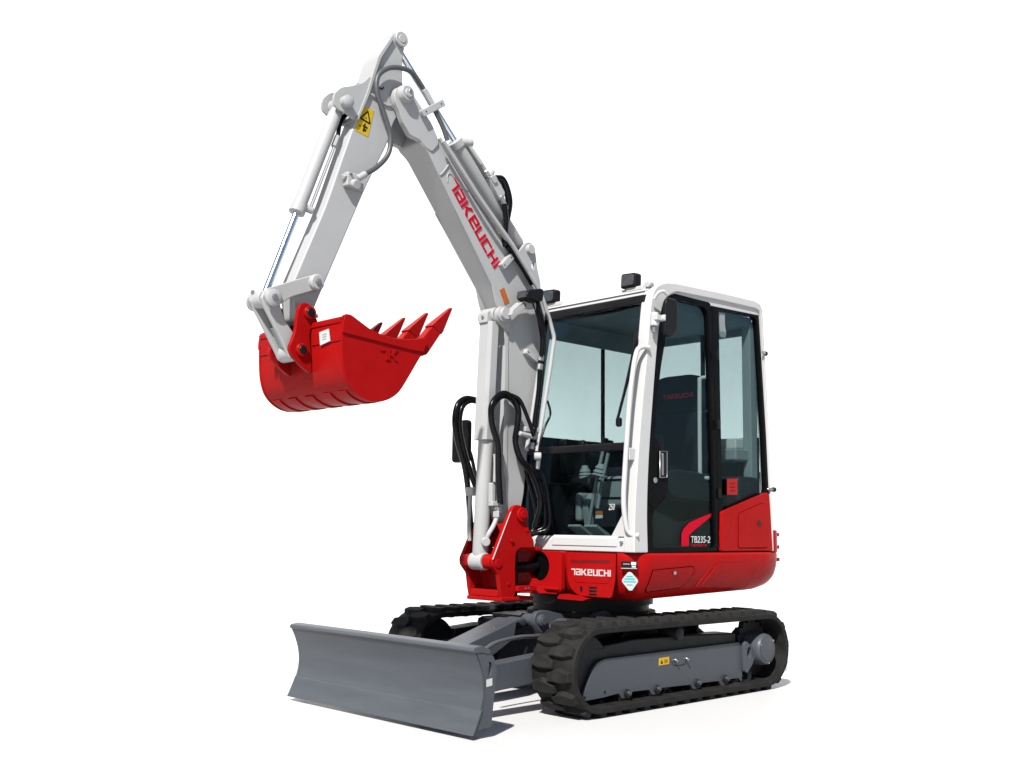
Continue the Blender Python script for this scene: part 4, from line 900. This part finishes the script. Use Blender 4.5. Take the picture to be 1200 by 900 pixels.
# cab shell: floor, rear and right walls, glass
cv_(box('cab_floor', -.86, .44, -.17, .70, .848, .885, NAVY, CB))
cv_(box('cab_wall', -.86, .40, -.19, -.165, .88, 1.55, NAVY, CB, bevel=.004))
cv_(box('window_glass', -.84, .30, -.188, -.183, 1.55, 2.35, SGLASS, CB, bevel=0))
cv_(box('cab_wall', -.885, -.86, -.17, .67, .88, 1.58, NAVY, CB)); cv_(box('window_glass', -.874, -.869, -.17, .67, 1.58, 2.36, SGLASS, CB, bevel=0))
cv_(box('window_pillar', -.325, -.307, -.192, -.165, 1.55, 2.36, BLACK, CB))
cv_(box('bulkhead', -.86, -.62, -.16, .69, .885, 1.32, NAVY, CB, bevel=.03))
# seat
ST = prism('seat_back', fillet([(-.52, 1.30), (-.42, 1.30), (-.50, 1.72), (-.53, 1.74), (-.60, 1.74), (-.62, 1.70)], .03), .07, .50, SEATF, CB, bevel=.03, seg=3); cv_(ST)
cv_(prism('seat_cushion', fillet([(-.52, 1.22), (-.05, 1.24), (.0, 1.28), (-.02, 1.35), (-.10, 1.37), (-.45, 1.33)], .03), .05, .52, SEATF, CB, bevel=.03, seg=3))
cv_(prism('seat_suspension', [(-.45, .885), (-.10, .885), (-.08, 1.22), (-.47, 1.22)], .12, .45, BLACK, CB, bevel=.01))
cv_(prism('headrest', fillet([(.09, 1.73), (.055, 1.80), (.075, 1.95), (.16, 1.985), (.40, 1.985), (.485, 1.95), (.505, 1.80), (.47, 1.73)], .05, 5), -.60, -.52, SEATF, CB, axis='x', bevel=.02, seg=3))
cv_(text('seat_lettering', 'TAKEUCHI', (-.516, .175, 1.832), (0, 1, 0), (0, 0, 1), .031, mat('seat_print', (.8, .02, .03), .6, .1), CB, squeeze=1.15))
# consoles, levers, monitor
for y0, y1 in ((.49, .62), (-.13, .03)):
    cv_(prism('armrest_console', fillet([(-.50, 1.32), (-.10, 1.34), (.05, 1.30), (.06, 1.24), (-.05, 1.16), (-.50, 1.14)], .03), y0, y1, NAVY, CB, bevel=.02))
    yc2 = (y0+y1)/2
    cv_(tube('joystick', [(.0, yc2, 1.30), (.01, yc2, 1.38), (.015, yc2, 1.44)], .016, BLACK, CB, 10)); cv_(lathe('joystick_grip', (.012, yc2, 1.42), (.03, yc2, 1.54), [(0, .018), (.03, .027), (.08, .03), (.11, .024), (.121, .012)], BLACK, CB, 16))
    cv_(lathe('lever_boot', (.0, yc2, 1.30), (.008, yc2, 1.38), [(0, .045), (.015, .036), (.02, .042), (.035, .032), (.04, .037), (.06, .025), (.08, .018)], INGREY, CB, 16))
for k, (p0, p1) in enumerate((((.20, .157, .99), (.20, .273, 1.454)), ((.20, .206, .98), (.20, .314, 1.437)))):
    cv_(tube('travel_lever', [p0, tuple((Vector(p0)+Vector(p1))/2+V(.01, 0, 0)), p1], .011, INGREY, CB, 10))
    cv_(cyl('lever_knob', p1, tuple(Vector(p1)+V(.0, .02, .07)), .018, BLACK, CB, 12))
    cv_(prism('foot_pedal', fillet([(.16, .90), (.32, .99), (.31, 1.005), (.15, .93)], .01), .09+.13*k, .19+.13*k, INGREY, CB))
cv_(prism('monitor', fillet([(-.02, 1.34), (-.06, 1.50), (-.02, 1.52), (.12, 1.52), (.12, 1.36)], .02), .25, .29, BLACK, CB, axis='x', bevel=.01)) if False else None
cv_(prism('monitor_stalk', fillet([(.22, 1.30), (.25, 1.50), (.30, 1.53), (.33, 1.49), (.30, 1.30)], .02), .015, .075, BLACK, CB, bevel=.01))
cv_(box('side_cover', -.05, .36, -.16, -.03, .885, 1.26, NAVY, CB, bevel=.03)); cv_(box('side_cover', .0, .16, .0, .05, 1.02, 1.20, INGREY, CB, bevel=.02))
cv_(box('dash_grey', .02, .10, .12, .36, 1.10, 1.30, INGREY, CB, bevel=.03)); cv_(box('floor_mat', .05, .42, .02, .62, .885, .900, INGREY, CB, bevel=.003))
cv_(decal('orange_label', [(.236, .245, 1.062), (.236, .300, 1.064), (.236, .300, 1.086), (.236, .245, 1.084)], ORANGE, CB)); cv_(decal('white_label', [(.236, .245, 1.040), (.236, .300, 1.042), (.236, .300, 1.0615), (.236, .245, 1.0595)], PAPER, CB))
cv_(box('label_holder', .205, .235, .225, .40, .99, 1.10, NAVY, CB))
cv_(tube('grab_rail', [(-.372, .64, 1.924), (-.345, .60, 1.915), (-.335, .60, 1.86), (-.33, .60, 1.40), (-.34, .60, 1.31), (-.38, .63, 1.295)], .013, WHITEP, CB, 10))
cv_(text('screen_writing', '250', (wx(1.10)+.0, .535, 1.085), (-.06, 1, 0), (-.08, 0, 1), .036, WHITEP, CB, squeeze=.55, depth=.0006, shear=.2))
cv_(tube('washer_hose', [(.28, -.12, 2.30), (.27, .10, 2.285), (.25, .35, 2.28), (.24, .58, 2.30)], .010, BLACK, CB, 8))
cv_(box('reflection_slab', -.85, -.66, .36, .64, 1.42, 1.50, INGREY, CB, bevel=.015)); cv_(box('reflection_block', -.84, -.72, .44, .60, 1.50, 1.57, PAPER, CB, bevel=.01))  # pale blocks added in place of reflections and background in the quarter glass
for z in (1.16, 1.27): cv_(box('riser_slot', .098, .104, .14, .34, z, z+.012, BLACK, CB, bevel=0))
cv_(lathe('lever_boot', (.20, .245, 1.30), (.20, .262, 1.37), [(0, .05), (.012, .038), (.02, .045), (.035, .032), (.045, .038), (.06, .026), (.07, .02)], INGREY, CB, 16))
cv_(prism('kick_panel', fillet([(.02, .90), (.12, .90), (.16, 1.12), (.10, 1.20), (.04, 1.20)], .03), .06, .11, INGREY, CB, bevel=.01))
cv_(box('window_pillar', -.862, -.842, .24, .27, 1.55, 2.30, BLACK, CB))

# keep the tree at thing > part > sub-part
def depth(o): return 0 if o.parent is None else 1+depth(o.parent)
for o in [q for q in bpy.data.objects if depth(q) == 3]:
    p = o.parent; o.location = o.location+p.location; o.parent = p.parent
